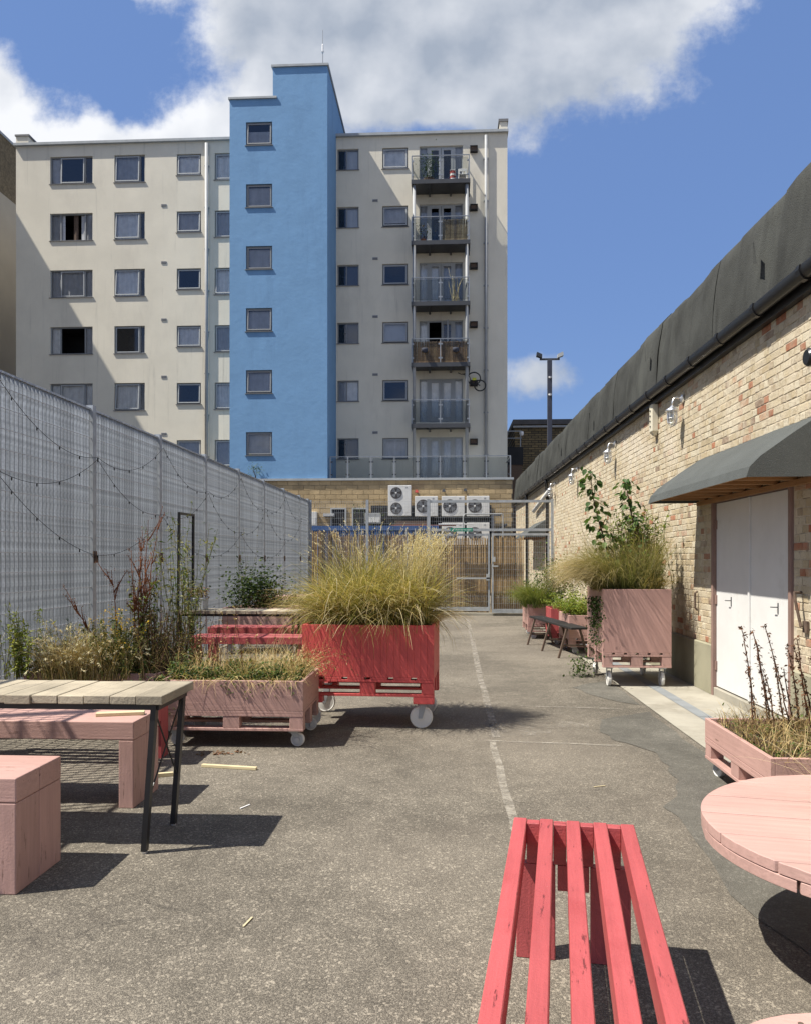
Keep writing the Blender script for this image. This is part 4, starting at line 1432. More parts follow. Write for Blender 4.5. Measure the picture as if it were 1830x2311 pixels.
def ac_unit(x0, x1, z0, z1, fans, label):
    w = x1 - x0
    t = thing('air_conditioner', label, 'air conditioner', (x0, 35.0, z0), 0, 'air conditioners on the stone wall')
    part('case', MB().box(0, w, .015, .36, 0, z1 - z0), M['ac_white'], t, bevel=.012)
    h = (z1 - z0) / fans
    r = min(h * .38, w * .30)
    cx = w * .355
    for k in range(fans):
        cz = h * (k + .5)
        part('fan_recess', MB().lathe([(r, .013), (r, .009), (r * .96, .008)], (cx, 0, cz), 'y', 28), M['ac_dark'], t)
        fb = MB()
        for j in range(4):
            a = j * math.pi / 2 + .4
            a2 = a + .9
            fb.add([(cx + r * .15 * math.cos(a), .004, cz + r * .15 * math.sin(a)), (cx + r * .9 * math.cos(a), .004, cz + r * .9 * math.sin(a)),
                    (cx + r * .9 * math.cos(a2), .0, cz + r * .9 * math.sin(a2)), (cx + r * .15 * math.cos(a2), .0, cz + r * .15 * math.sin(a2))], [(0, 1, 2, 3)])
        part('fan_blades', fb, M['frame_grey'], t)
        part('fan_hub', MB().lathe([(r * .16, -.004), (r * .16, -.012), (r * .1, -.016)], (cx, 0, cz), 'y', 12), M['ac_white'], t)
        gr = MB()
        for rr in (.35, .55, .75, .95):
            gr.tube([(cx + r * rr * math.cos(a * math.pi / 10), -.008, cz + r * rr * math.sin(a * math.pi / 10)) for a in range(21)], .004, 4, False)
        part('fan_guard', gr, M['ac_dark'], t)
    part('side_panel', MB().box(w * .70, w * .985, .006, .014, .02, z1 - z0 - .02), M['ac_white'], t)
    part('badge', MB().box(w * .76, w * .84, .001, .0055, z1 - z0 - .13, z1 - z0 - .07), M['pipe_grey'], t)
    part('bracket', MB().box(.08, .12, .02, .70, -.045, -.003).box(w - .12, w - .08, .02, .70, -.045, -.003), M['steel_paint'], t)
    return t


ac_unit(-2.66, -1.68, 3.46, 4.79, 2, 'tall two-fan air conditioner on the stone wall')
ac_unit(-1.51, -.53, 3.44, 4.31, 1, 'upper air conditioner just right of the tall two-fan one')
ac_unit(-.36, .63, 3.44, 4.31, 1, 'middle upper air conditioner, under the second wall spike')
ac_unit(.72, 1.69, 3.44, 4.31, 1, 'rightmost upper air conditioner on the stone wall')
ac_unit(-.36, .63, 2.20, 3.16, 1, 'lower air conditioner behind the gate, left of the two')
ac_unit(.72, 1.69, 2.20, 3.16, 1, 'lower air conditioner behind the gate, right of the two')
for x, z, lab in ((-1.45, 4.55, 'reddish bracket light on the stone wall above the air conditioners'), (-.27, 4.58, 'small black bracket light on stone wall above the middle air conditioner'),
                  (.66, 4.60, 'small black bracket light on stone wall above the rightmost air conditioner')):
    t = thing('bracket_light', lab, 'light', (x, YS, z), 0, 'bracket lights on the stone wall')
    part('arm', MB().box(-.03, .03, -.26, -.001, -.02, .02), M['steel_paint'], t)
    part('head', MB().add([(-.08, -.3, -.05), (.08, -.3, -.05), (.08, -.14, -.05), (-.08, -.14, -.05), (-.05, -.28, .06), (.05, -.28, .06), (.05, -.16, .06), (-.05, -.16, .06)],
                          [(0, 3, 2, 1), (4, 5, 6, 7), (0, 1, 5, 4), (1, 2, 6, 5), (2, 3, 7, 6), (3, 0, 4, 7)]), M['steel_paint'] if x > -1 else M['plastic_red'], t)
# meter boxes and small windows low on the stone wall
for x, z, w, h, m_, lab in ((-6.05, 3.05, .45, .62, 'ac_white', 'white meter box high on the stone wall beside the fence end'), (-5.3, 3.45, .5, .14, 'pipe_grey', 'flat grey vent hood on the stone wall'),
                            (-3.35, 3.15, .72, .45, 'pipe_grey', 'grey cabinet on the stone wall left of the tall air conditioner')):
    t = thing('wall_box', lab, 'box', (x, YS, z))
    part('case', MB().box(-w / 2, w / 2, -.26, -.012, 0, h), M[m_], t, bevel=.01)
    part('cover', MB().box(-w / 2 + .05, w / 2 - .05, -.272, -.261, .05, h * .6), M['ac_white'], t)
for x, lab in ((-4.9, 'small dark window in the stone wall behind the thin shrub'), (-3.95, 'small dark window in the stone wall, right of the thin shrub')):
    t = thing('wall_window', lab, 'window', (x, YS - .012, 3.0))
    part('frame', MB().box(-.35, -.29, -.05, 0, 0, .85).box(.29, .35, -.05, 0, 0, .85).box(-.29, .29, -.05, 0, 0, .06).box(-.29, .29, -.05, 0, .79, .85), M['frame_light'], t)
    part('pane', MB().box(-.29, .29, -.02, -.012, .06, .79), M['room_dark'], t)
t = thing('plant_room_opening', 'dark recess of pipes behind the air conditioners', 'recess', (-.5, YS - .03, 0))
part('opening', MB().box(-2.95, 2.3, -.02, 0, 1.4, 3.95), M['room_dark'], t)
part('pipe', MB().tube([(2.35, -.25, .2), (2.35, -.25, 3.2), (2.35, -.15, 3.5), (2.7, -.15, 3.52)], .07, 10), M['pipe_grey'], t, smooth=True)
part('pipe', MB().tube([(2.6, -.3, .2), (2.6, -.3, 2.9), (2.95, -.2, 3.1)], .06, 10), M['steel_paint'], t, smooth=True)

# shipping container
t = thing('shipping_container', 'blue steel container behind the reed screens', 'container', (-2.62, 27.5, 0))
L = 2.22
mb = MB().box(-L, L, .06, 2.4, .12, 2.60)
part('body', mb, M['container_blue'], t)
part('top_rail', MB().box(-L - .02, L + .02, -.0, .10, 2.56, 2.72), M['container_blue'], t)
part('bottom_rail', MB().box(-L - .02, L + .02, 0, .10, .02, .16), M['container_blue'], t)
x = -L + .02
while x < L:
    part('corrugation', MB().add([(x, .06, .16), (x + .05, .012, .16), (x + .15, .012, .16), (x + .2, .06, .16), (x, .06, 2.56), (x + .05, .012, 2.56), (x + .15, .012, 2.56), (x + .2, .06, 2.56)],
                                 [(0, 1, 5, 4), (1, 2, 6, 5), (2, 3, 7, 6)]), M['container_blue'], t)
    x += .28
for x in (-1.3, -.35, .55, 1.15, 1.45, 1.95):
    part('lashing_bar', MB().tube([(x, -.02, 2.34), (x, -.02, 2.62)], .022, 6).box(x - .05, x + .05, -.03, .0, 2.44, 2.50), M['galv_dull'], t)


def text(name, body, size, m, parent, loc, rot, align='LEFT'):
    c = bpy.data.curves.new(name, 'FONT')
    c.body, c.size, c.extrude, c.align_x = body, size, .001, align
    tmp = bpy.data.objects.new(name, c)
    COL.objects.link(tmp)
    bpy.context.view_layer.update()
    me = bpy.data.meshes.new_from_object(tmp)
    bpy.data.objects.remove(tmp)
    me.materials.clear()
    me.materials.append(m)
    return link(name, me, parent, loc, rot)


text('lettering', 'OPT LINES', .22, M['plastic_white'], t, (.95, -.004, 2.16), (R(90), 0, 0))
t = thing('timber_stack', 'red and white boards lying across the blue container roof', 'boards', (-1.9, 28.0, 2.6))
part('board', MB().box(-.1, 2.1, -.2, .1, .125, .16), M['terracotta'], t)
part('board', MB().box(.0, 1.2, -.15, .15, .165, .30), M['bark'], t)
part('board', MB().box(1.5, 2.7, -.25, .0, .165, .20), M['plastic_white'], t)

# pole with floodlights beyond the roof
t = thing('floodlight_pole', 'dark timber pole with two floodlights rising behind the felt parapet', 'light pole', (4.62, 38.0, 0))
part('pole', MB().box(-.105, .105, -.09, .09, 0, 10.85), M['dark_wall'], t, bevel=.015)
part('cross_arm', MB().box(-.46, .46, -.05, .05, 10.855, 10.93), M['steel_paint'], t)
for sx in (-1, 1):
    part('floodlight', MB().add([(sx * .36, -.16, 10.94), (sx * .36, .14, 10.94), (sx * .36, .14, 11.1), (sx * .36, -.16, 11.1), (sx * .62, -.2, 11.03), (sx * .62, .12, 11.03), (sx * .60, .12, 11.20), (sx * .60, -.2, 11.20)],
                                [(0, 1, 2, 3), (4, 7, 6, 5), (0, 4, 5, 1), (1, 5, 6, 2), (2, 6, 7, 3), (3, 7, 4, 0)]), M['steel_paint'] if sx < 0 else M['coping_grey'], t)
part('camera_dome', MB().lathe([(.07, 0), (.06, -.06), (.01, -.09)], (0, -.16, 10.05), 'z', 12).box(-.03, .03, -.16, -.09, 10.0, 10.05), M['plastic_white'], t)
part('camera_dome', MB().lathe([(.08, 0), (.07, -.07), (.01, -.1)], (0, -.17, 9.25), 'z', 12).box(-.03, .03, -.17, -.09, 9.2, 9.25), M['plastic_white'], t)

# sooty brick building behind the warehouse
t = thing('stock_brick_building', 'sooty yellow brick building with dark coping behind the felt parapet', 'building', (3.48, 44, 0))
brick_far, nt = new_mat('brick_far_courses')
P = nd(nt, 'ShaderNodeTexCoord').outputs['Object']
mp = nd(nt, 'ShaderNodeMapping', i_Vector=P, i_Rotation=(R(90), 0, 0))
bt = nd(nt, 'ShaderNodeTexBrick', i_Vector=mp.outputs[0], i_Scale=1.0)
bt.offset = .5
for k_, v_ in (('Color1', (.21, .155, .075, 1)), ('Color2', (.10, .078, .045, 1)), ('Mortar', (.035, .03, .024, 1)), ('Mortar Size', .018), ('Brick Width', .36), ('Row Height', .125), ('Bias', -.1)):
    bt.inputs[k_].default_value = v_
nz = nd(nt, 'ShaderNodeTexNoise', i_Vector=P, i_Scale=.9, i_Detail=6.0)
cc = mixc(nt, mth(nt, 'MULTIPLY', sstep(nt, nz.outputs[0], .45, .7), .7), bt.outputs[0], (.05, .042, .03))
finish(nt, nd(nt, 'ShaderNodeBsdfPrincipled', i_Base_Color=cc, i_Roughness=.95).outputs[0])
part('wall', MB().box(0, 9, 0, 6, 0, 8.85), brick_far, t)
part('coping', MB().box(-.1, 9.1, -.12, 6.1, 8.852, 9.12), M['ac_dark'], t)
part('gutter', MB().tube([(-.1, -.14, 8.72), (9, -.14, 8.72)], .06, 8), M['pipe_grey'], t)
part('camera', MB().lathe([(.10, 0), (.12, -.1), (.09, -.2), (.02, -.24)], (.35, -.2, 8.45), 'z', 12).box(.3, .4, -.2, -.001, 8.38, 8.46), M['plastic_white'], t)
t = thing('low_annexe', 'low dark roofed annexe with railings in the gap beside the apartment block', 'building', (2.76, 41.5, 0))
part('wall', MB().box(0, .9, 0, 3, 0, 6.4), M['bark'], t)
part('parapet', MB().box(-.02, .95, -.05, 3, 6.402, 7.3), M['room_dark'], t)
part('railing', MB().box(0, .9, .02, .05, 8.1, 8.14).box(0, .9, .02, .05, 7.75, 7.78).box(.02, .06, .02, .05, 7.31, 8.1).box(.8, .84, .02, .05, 7.31, 8.1), M['rail_steel'], t)

# neighbour on the left
t = thing('neighbour_building', 'tall building in shade at the left edge, brick above cream render', 'building', (-26, 12, 0))
X0 = .25
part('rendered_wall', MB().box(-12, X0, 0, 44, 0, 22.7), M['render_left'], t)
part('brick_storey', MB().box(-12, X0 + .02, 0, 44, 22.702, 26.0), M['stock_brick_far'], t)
part('coping', MB().box(-12, X0 + .08, -.05, 44, 26.002, 26.15), M['coping_grey'], t)

# ================================================================== grating fence along the left
FX, FZ = -4.02, 3.25
fence = thing('grating_fence', 'tall galvanised steel grating fence along the left of the yard', 'fence', (FX, 2.62, 0))
posts = [2.62 + 2.09 * k for k in range(10)] + [22.72]
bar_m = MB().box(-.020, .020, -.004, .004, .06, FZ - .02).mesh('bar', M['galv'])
bar_m.materials.append(M['galv_edge_shade'])  # shade of the narrow bar edges painted as a darker colour
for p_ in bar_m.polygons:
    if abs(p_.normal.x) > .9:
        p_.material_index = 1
NB = 27
wz = [.14 + k * .185 for k in range(17)]
wire_cache = {}
for i, y in enumerate(posts):
    pm = MB().box(-.035, .045, -.045, .045, 0, FZ + .03)
    p_ = link('post', pm.mesh('post', M['galv_post']) if i == 0 else pmesh, fence, (0, y - 2.62, 0))
    pmesh = p_.data
    part('post_cap', MB().box(-.04, .05, y - 2.62 - .05, y - 2.62 + .05, FZ + .031, FZ + .045), M['galv_post'], p_) if False else None
    link('clamp', clamp_mesh if i else MB().box(.046, .075, -.05, .0, -.03, .03).box(.046, .06, -.02, .06, -.1, -.03).mesh('clamp', M['bark']), p_, (0, 0, 1.62))
    if i == 0:
        clamp_mesh = p_.children[0].data
    if i == len(posts) - 1:
        break
    y2 = posts[i + 1]
    Lp = y2 - y - .09
    yc_ = (y + y2) / 2 - 2.62
    key = round(Lp, 2)
    if key not in wire_cache:
        fm = MB().box(-.02, .02, -Lp / 2, Lp / 2, 0, .02).mesh('rail', M['galv'])
        wm = MB().box(.018, .025, -Lp / 2, Lp / 2, -.003, .003).mesh('wire', M['galv_wire'])
        wire_cache[key] = (fm, wm)
    fm, wm = wire_cache[key]
    pn = link('panel', None, fence, (0, yc_, 0))
    link('rail', fm, pn, (0, 0, FZ - .021))
    link('rail', fm, pn, (0, 0, .039))
    nb = int(round(NB * Lp / 2.0))
    brg = random.Random(i)
    for k in range(nb):
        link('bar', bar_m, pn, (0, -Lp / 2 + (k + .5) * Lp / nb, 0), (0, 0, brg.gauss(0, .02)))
    for z in wz:
        link('wire', wm, pn, (0, 0, z))

# festoon cables hung along the fence
PY = posts[3:10]            # posts in view
zhi, zlo = 3.10, 2.68


def sag_path(p, q, sag, n=14):
    p, q = Vector(p), Vector(q)
    return [p.lerp(q, i / n) - Vector((0, 0, sag * 4 * (i / n) * (1 - i / n))) for i in range(n + 1)]


fes = [('highest festoon cable zigzagging along the fence top', [(posts[2], 3.2), (PY[0], 2.70), (PY[1], 3.10), (PY[2], 2.68), (PY[3], 3.10), (PY[4], 2.66), (PY[5], 3.08), (PY[6], 2.66)], .22),
       ('middle festoon cable drooping from mid-height on the fence posts', [(posts[2], 2.35), (PY[0], 2.68), (PY[1], 2.18), (PY[2], 2.64), (PY[3], 2.08), (PY[4], 2.62), (PY[5], 2.05), (PY[6], 2.6)], .20),
       ('lowest festoon cable looping behind the tall weeds on the fence', [(posts[2], 2.35), (PY[0], 1.60), (PY[1], 2.14), (PY[2], 1.62), (PY[3], 2.04), (PY[4], 1.62), (PY[5], 2.0)], .14)]
for lab, pts, sg in fes:
    t = thing('festoon_lights', lab, 'string lights', (FX + .06, pts[0][0], 0), 0, 'festoon cables on the fence')
    full = []
    for k in range(len(pts) - 1):
        seg = sag_path((.02, pts[k][0] - pts[0][0], pts[k][1]), (.02, pts[k + 1][0] - pts[0][0], pts[k + 1][1]), sg)
        full += seg if k == 0 else seg[1:]
    part('cable', MB().tube(full, .0028, 5), M['wire_black'], t)
    bm_ = MB().lathe([(.005, .0), (.008, -.010), (.008, -.022), (.003, -.034)], (0, 0, 0), 'z', 6).mesh('bulb', M['wire_black'])
    for k in range(2, len(full), 3):
        link('bulb', bm_, t, full[k])

t = thing('dark_backing', 'dark backing wall added behind the fence to darken its slits', 'backing wall', (-6.6, 6, 0))  # added dark backing, keeps sunlit asphalt from showing through the slits
part('wall', MB().box(-2.5, 0, -2.5, 3.4, 0, 3.3), M['dark_wall'], t)

# ================================================================== mesh screen and gate across the yard
GY = 22.8


def wire_mesh(x0, x1, z0, z1, sx=.055, sz=.15, w=.0045):
    b = MB()
    n = int((x1 - x0) / sx)
    for k in range(n + 1):
        x = x0 + (x1 - x0) * k / n
        b.add([(x - w / 2, 0, z0), (x + w / 2, 0, z0), (x + w / 2, 0, z1), (x - w / 2, 0, z1)], [(0, 1, 2, 3)])
    n = int((z1 - z0) / sz)
    for k in range(n + 1):
        z = z0 + (z1 - z0) * k / n
        b.add([(x0, -.004, z - w / 2), (x1, -.004, z - w / 2), (x1, -.004, z + w / 2), (x0, -.004, z + w / 2)], [(0, 1, 2, 3)])
    return b


t = thing('mesh_screen', 'galvanised wire mesh screen between the fence end and the gate', 'fence', (-2.3, GY, 0))
for x in (-1.64, -.02):
    part('post', MB().box(x - .035, x + .035, -.035, .035, 0, 3.25), M['galv_post'], t)
for x0, x1 in ((-1.6, -.06), (.02, 1.64)):
    part('panel_mesh', wire_mesh(x0, x1, .08, 3.2), M['galv_post'], t, kind='stuff')
part('kerb', MB().box(-1.7, 1.66, -.12, .12, 0, .06), M['concrete'], t)
gate = thing('steel_gate', 'double mesh gate in a tall galvanised frame at the end of the yard', 'gate', (1.13, GY, 0))
gx0, gx1 = -1.73, 1.73
for x in (gx0, gx1):
    part('gate_post', MB().box(x - .045, x + .045, -.045, .045, 0, 3.26), M['galv_post'], gate)
part('top_rail', MB().box(gx0 + .046, gx1 - .046, -.035, .035, 3.16, 3.23), M['galv_post'], gate)
part('transom', MB().box(gx0 + .046, gx1 - .046, -.035, .035, 2.36, 2.43), M['galv_post'], gate)
part('overpanel_mesh', wire_mesh(gx0 + .05, gx1 - .05, 2.43, 3.16, .055, .10), M['galv_post'], gate, kind='stuff')
part('sill', MB().box(gx0 - .1, gx1 - .05, -.18, .18, 0, .07), M['concrete'], gate)
hoop = MB().tube([(-.75, .5, 2.2), (-.75, .5, 2.8), (-.7, .5, 2.87), (.35, .5, 2.87), (.38, .5, 2.84), (.38, .5, 2.2)], .018, 8)
part('panic_bar_guard', hoop, M['galv_dull'], gate)


def leaf_(x0, x1, y, z0, rz, hinge):
    b = MB().box(x0, x0 + .05, -.025, .025, z0, 2.29).box(x1 - .05, x1, -.025, .025, z0, 2.29).box(x0 + .05, x1 - .05, -.025, .025, z0, z0 + .11).box(x0 + .05, x1 - .05, -.025, .025, 2.23, 2.29)
    l = part('gate_leaf', b, M['galv_post'], gate)
    l.location = (0, y, 0)
    part('leaf_mesh', wire_mesh(x0 + .05, x1 - .05, z0 + .11, 2.23), M['galv_post'], l, kind='stuff')
    return l


l1 = leaf_(gx0 + .06, -.02, .0, .12, 0, 0)
part('push_bar', MB().box(-.95, -.03, -.09, -.03, 1.02, 1.06).box(-.12, -.03, -.09, -.026, .98, 1.16), M['coping_grey'], l1)
l2 = leaf_(.02, gx1 - .12, -.22, .08, 0, 0)
part('lock_box', MB().box(.03, .12, -.07, .03, 1.5, 1.64).box(.03, .2, -.05, .03, 1.36, 1.4), M['coping_grey'], l2)
sg = thing('exit_sign', 'small green sign with white lettering on the gate transom', 'sign', (.32, GY - .052, 2.35))
part('plate', MB().box(-.31, .31, -.004, .004, 0, .095), M['sign_green'], sg)
text('lettering', 'Push bar to open', .064, M['plastic_white'], sg, (-.17, -.0045, .03), (R(90), 0, 0))
part('arrow', MB().add([(-.27, -.0052, .035), (-.245, -.0052, .015), (-.20, -.0052, .075), (-.215, -.0052, .082), (-.245, -.0052, .04), (-.262, -.0052, .05)], [(0, 1, 2, 3, 4, 5)]), M['plastic_white'], sg)

for x0, x1, z1, lab, sd in ((-3.95, -3.12, 2.40, 'tallest reed screen roll beside the fence end', 1), (-3.10, -.66, 2.30, 'wide reed screen behind the tall grass planter', 2),
                            (-.52, 1.10, 2.22, 'reed screen behind the left gate leaf', 3), (1.16, 2.10, 2.24, 'reed screen behind the right gate leaf', 4)):
    y = GY + (.16 if x1 < 0 else .42)
    t = thing('reed_screen', lab, 'screen', ((x0 + x1) / 2, y, 0), 0, 'reed screens behind the mesh')
    link('reeds', reed_panel(x0 - t.location.x, x1 - t.location.x, .04, z1, 40 + sd, 0, .016, None if sd == 1 else [(.33, .23, .12, 3), (.42, .30, .155, 3), (.24, .16, .08, 2), (.14, .095, .05, 1)], .09), t, kind='stuff')
    part('binding_wire', MB().box(x0 - t.location.x, x1 - t.location.x, -.016, -.013, .5, .505).box(x0 - t.location.x, x1 - t.location.x, -.016, -.013, 1.2, 1.205).box(x0 - t.location.x, x1 - t.location.x, -.016, -.013, 1.9, 1.905), M['wire_black'], t)
# ================================================================== painted furniture


def slat_bench(name, label, loc, rz, length, m, width=.46, h=.53, group=None, n=5):
    """open slatted bench; x across, y along (0 = near end)"""
    t = thing(name, label, 'bench', loc, rz, group)
    sw = width / (2 * n - 1)
    for k in range(n):
        x0 = -width / 2 + k * 2 * sw
        part('slat', MB().box(x0, x0 + sw, 0, length, h - .095, h + random.Random(k * 7 + int(length * 10)).uniform(-.003, .003)), M[m + 'y'], t, bevel=.003)
    for y0 in (.0, length - .05):
        for k in range(n - 1):
            x0 = -width / 2 + (2 * k + 1) * sw + .001
            part('spacer', MB().box(x0, x0 + sw - .002, y0 + .002, y0 + .048, h - .16, h - .004), M[m + 'x'], t, bevel=.002)
    for y0 in (.001, length - .049):
        for x0 in (-width / 2 + .012, width / 2 - .165):
            part('leg', MB().box(x0, x0 + .15, y0, y0 + .048, 0, h - .162), M[m + 'z'], t, bevel=.003)
        part('cross_rail', MB().box(-width / 2 + .17, width / 2 - .17, y0, y0 + .046, h - .26, h - .162), M[m + 'x'], t, bevel=.003)
    return t


VP = math.atan((1259 - 1015) / 1830)
# near bench: far end centred at (.48, 3.2)
Lb = 1.95
slat_bench('slatted_bench', 'bright red slatted bench in the foreground', (.48 - math.sin(VP) * Lb, 3.20 - math.cos(VP) * Lb, 0), -VP, Lb, 'red_')
# far benches at the left, lying across the yard
slat_bench('slatted_bench', 'front one of the two red benches at the far plank table', (-1.90, 10.52, 0), R(90), 1.46, 'red_', .44, .56, 'red benches at the far table')
slat_bench('slatted_bench', 'rear one of the two red benches, behind the far plank table', (-1.95, 12.02, 0), R(90), 1.62, 'red_', .44, .56, 'red benches at the far table')
slat_bench('slatted_bench', 'dark red bench in shade behind the near plank table', (-2.24, 6.15, 0), R(90), 1.5, 'red_', .44, .56)


def drips(bench, pts):
    for k, (x, y, z, s) in enumerate(pts):
        g_ = random.Random(k)
        n = 9
        V = [(x + s * (.5 + g_.random() * .6) * math.cos(2 * math.pi * i / n) * .35, y + 1.3 * s * (.5 + g_.random() * .6) * math.sin(2 * math.pi * i / n), z) for i in range(n)]
        part('paint_splash', MB().add(V, [tuple(range(n))]), M['paint_white_drip'], bench)


b0_ = bpy.data.objects['slatted_bench']
drips(b0_, [])


def block_bench(label, x1, y0, length, h=.54, d=.44):
    """heavy plank bench: two thick top planks on slab legs; right end at x1, front at y0"""
    t = thing('block_bench', label, 'bench', (x1, y0, 0), 0, 'heavy pink benches at the near table')
    for k in range(2):
        part('plank', MB().box(-length, 0, k * d / 2 + .002, (k + 1) * d / 2 - .002, h - .115, h), M['pink_x'], t, bevel=.006, segs=2)
    for x in (-length + .02, -.097):
        for k in range(2):
            part('leg', MB().box(x, x + .095, k * d / 2 + .002, (k + 1) * d / 2 - .001, 0, h - .117), M['pink_z'], t, bevel=.005, segs=2)
    return t


block_bench('pale pink block bench at the bottom left corner, in front of the plank table', -2.0, 3.64, 1.7)
block_bench('pale pink block bench behind the near plank table', -1.965, 4.95, 1.7)


def plank_table(label, x1, y0, length, depth, h, group, n=None, m='weathered_y', pl=.142):
    t = thing('plank_table', label, 'table', (x1, y0, 0), 0, group)
    n = n or int(length / pl)
    g_ = random.Random(int(y0 * 10))
    for k in range(n):
        xa = -k * pl - pl
        e0, e1 = g_.uniform(-.012, .006), g_.uniform(-.006, .012)
        part('plank', MB().box(xa + .002, xa + pl - .002, e0, depth + e1, h - .044 + g_.uniform(-.002, .002), h + g_.uniform(-.003, .003)), M[m], t, bevel=.003)
    Lx = n * pl
    zf = h - .048
    part('frame', MB().box(-Lx + .03, -.03, .03, .06, zf - .03, zf).box(-Lx + .03, -.03, depth - .06, depth - .03, zf - .03, zf).box(-.06, -.031, .06, depth - .06, zf - .03, zf).box(-Lx + .031, -Lx + .06, .06, depth - .06, zf - .03, zf), M['black_metal'], t)
    for xe, sx in ((-.055, 1), (-Lx + .055, -1)):
        for yy in (.035, depth - .035):
            part('leg', MB().bar((xe, yy, zf - .002), (xe - sx * .055, yy, .012), .028, .042, (0, 1, 0)), M['black_metal'], t)
            part('foot', MB().lathe([(.016, 0), (.016, .01), (.007, .012), (.007, .02)], (xe - sx * .055, yy, 0), 'z', 10), M['zinc'], t)
        part('brace', MB().tube([(xe - sx * .004, .045, zf - .04), (xe - sx * .03, depth - .045, .30)], .005, 6).tube([(xe - sx * .004, depth - .045, zf - .04), (xe - sx * .03, .045, .30)], .005, 6), M['black_metal'], t)
    return t


plank_table('weathered plank table with thin black legs at the left edge', -1.50, 4.17, 2.2, .52, .835, 'weathered plank tables')
plank_table('weathered plank table beyond the red benches, by the black hoop', -2.08, 11.0, 1.72, .52, .85, 'weathered plank tables')
t = thing('metal_hoop', 'tall thin black metal hoop standing at the end of the far table', 'frame', (-3.72, 10.9, 0))
part('upright', MB().bar((0, 0, 0), (.03, 0, 2.20), .032, .032), M['black_metal'], t)
part('upright', MB().bar((.04, .52, 0), (.06, .52, 2.20), .032, .032), M['black_metal'], t)
part('crossbar', MB().bar((.03, -.015, 2.19), (.06, .535, 2.19), .032, .032), M['black_metal'], t)
t = thing('trough_planter', 'small grey trough of dead flowers on the far table', 'planter', (-3.55, 11.2, .853))
part('trough', MB().box(-.14, .14, -.12, .12, 0, .17), M['coping_grey'], t, bevel=.01)
g = np.random.default_rng(12)
p = g.uniform(-1, 1, (260, 3)) * np.array([.15, .12, .08]) + np.array([0, 0, .23])
link('dead_flowers', leaf_cloud(p, .025, .06, BROWN + STRAW + [(.3, .13, .07, 2)], g, m='dry'), t)


def drum_table(label, loc, Rr, h, seed, group=None, hole=False):
    """cable drum on its side: two plank layers, core, bottom flange"""
    t = thing('cable_drum_table', label, 'table', loc, R(-12), group)
    g_ = random.Random(seed)
    npl = 6
    pw = 2 * Rr / npl
    for lay, (za, zb) in enumerate(((h - .040, h), (h - .084, h - .043))):
        for k in range(npl):
            a, b = -Rr + k * pw + .005, -Rr + (k + 1) * pw - .005
            top = []
            ns = 14
            for i in range(ns + 1):
                s_ = a + (b - a) * i / ns
                top.append((math.sqrt(max(0, Rr * Rr - s_ * s_)), s_))
            outl = top + [(-c0, s_) for c0, s_ in reversed(top)]
            if lay:
                outl = [(s_ * .998, -c0 * .998) for c0, s_ in outl]
            V = [(x, y, za) for x, y in outl] + [(x, y, zb + g_.uniform(-.001, .001)) for x, y in outl]
            n = len(outl)
            F = [tuple(range(n))[::-1], tuple(range(n, 2 * n))] + [(i, (i + 1) % n, n + (i + 1) % n, n + i) for i in range(n)]
            part('plank', MB().add(V, F), M['pink_top'], t, bevel=.0025)
    part('core', MB().lathe([(Rr * .2, .0), (Rr * .2, h - .085)], (0, 0, 0), 'z', 28), M['pink_z'], t)
    if hole:
        for k in range(14):
            a = k * math.pi / 7 + .2
            for rr in (.86, .60):
                part('nail_hole', MB().lathe([(.007, h + .0015), (.007, h + .0025)], (Rr * rr * math.cos(a), Rr * rr * math.sin(a), 0), 'z', 8), M['bark'], t)
    return t


mat('pink_top', (.44, .275, .238), .62, var=.06, vscale=2.2, bump=.3, bscale=110, grain=(2.5, 42, 42), objrand=.04, spots=((.20, .11, .09), 22.0, .69, .75), stain=((.41, .285, .225), 1.4, .52, .8))
dr = drum_table('large pale pink cable drum table at the right edge', (1.764, 3.19, 0), .762, .53, 1, 'pink cable drum tables')
drum_table('small pink cable drum stool with nail holes at the bottom right corner', (.89, 1.69, 0), .33, .45, 2, None, True)
drum_table('distant pink cable drum table half hidden behind the tall grass', (-3.45, 18.4, 0), .55, .74, 3, 'pink cable drum tables')

# black trestle bench beside the wall planters
t = thing('trestle_bench', 'narrow black bench with splayed legs by the right planters', 'bench', (1.60, 15.25, 0), math.atan2(12.62 - 15.25, 1.99 - 1.60) + math.pi)
Lq = math.hypot(12.62 - 15.25, 1.99 - 1.60)
mat('black_wood', (.016, .015, .015), .6, var=.3, vscale=4, grain=(3, 40, 40), bump=.3)
part('seat', MB().box(-Lq, 0.0, -.13, .13, .475, .51), M['black_wood'], t, bevel=.004)
for u in (.12, .5, .88):
    x = -Lq * u
    lg = []
    for sy in (-1, 1):
        part('leg', MB().bar((x, sy * .10, .474), (x, sy * .24, .0), .04, .03), M['black_metal'] if False else M['bark'], t)
    part('stretcher', MB().bar((x, -.18, .2), (x, .18, .2), .022, .03), M['bark'], t)

# ================================================================== pallet planters on castors


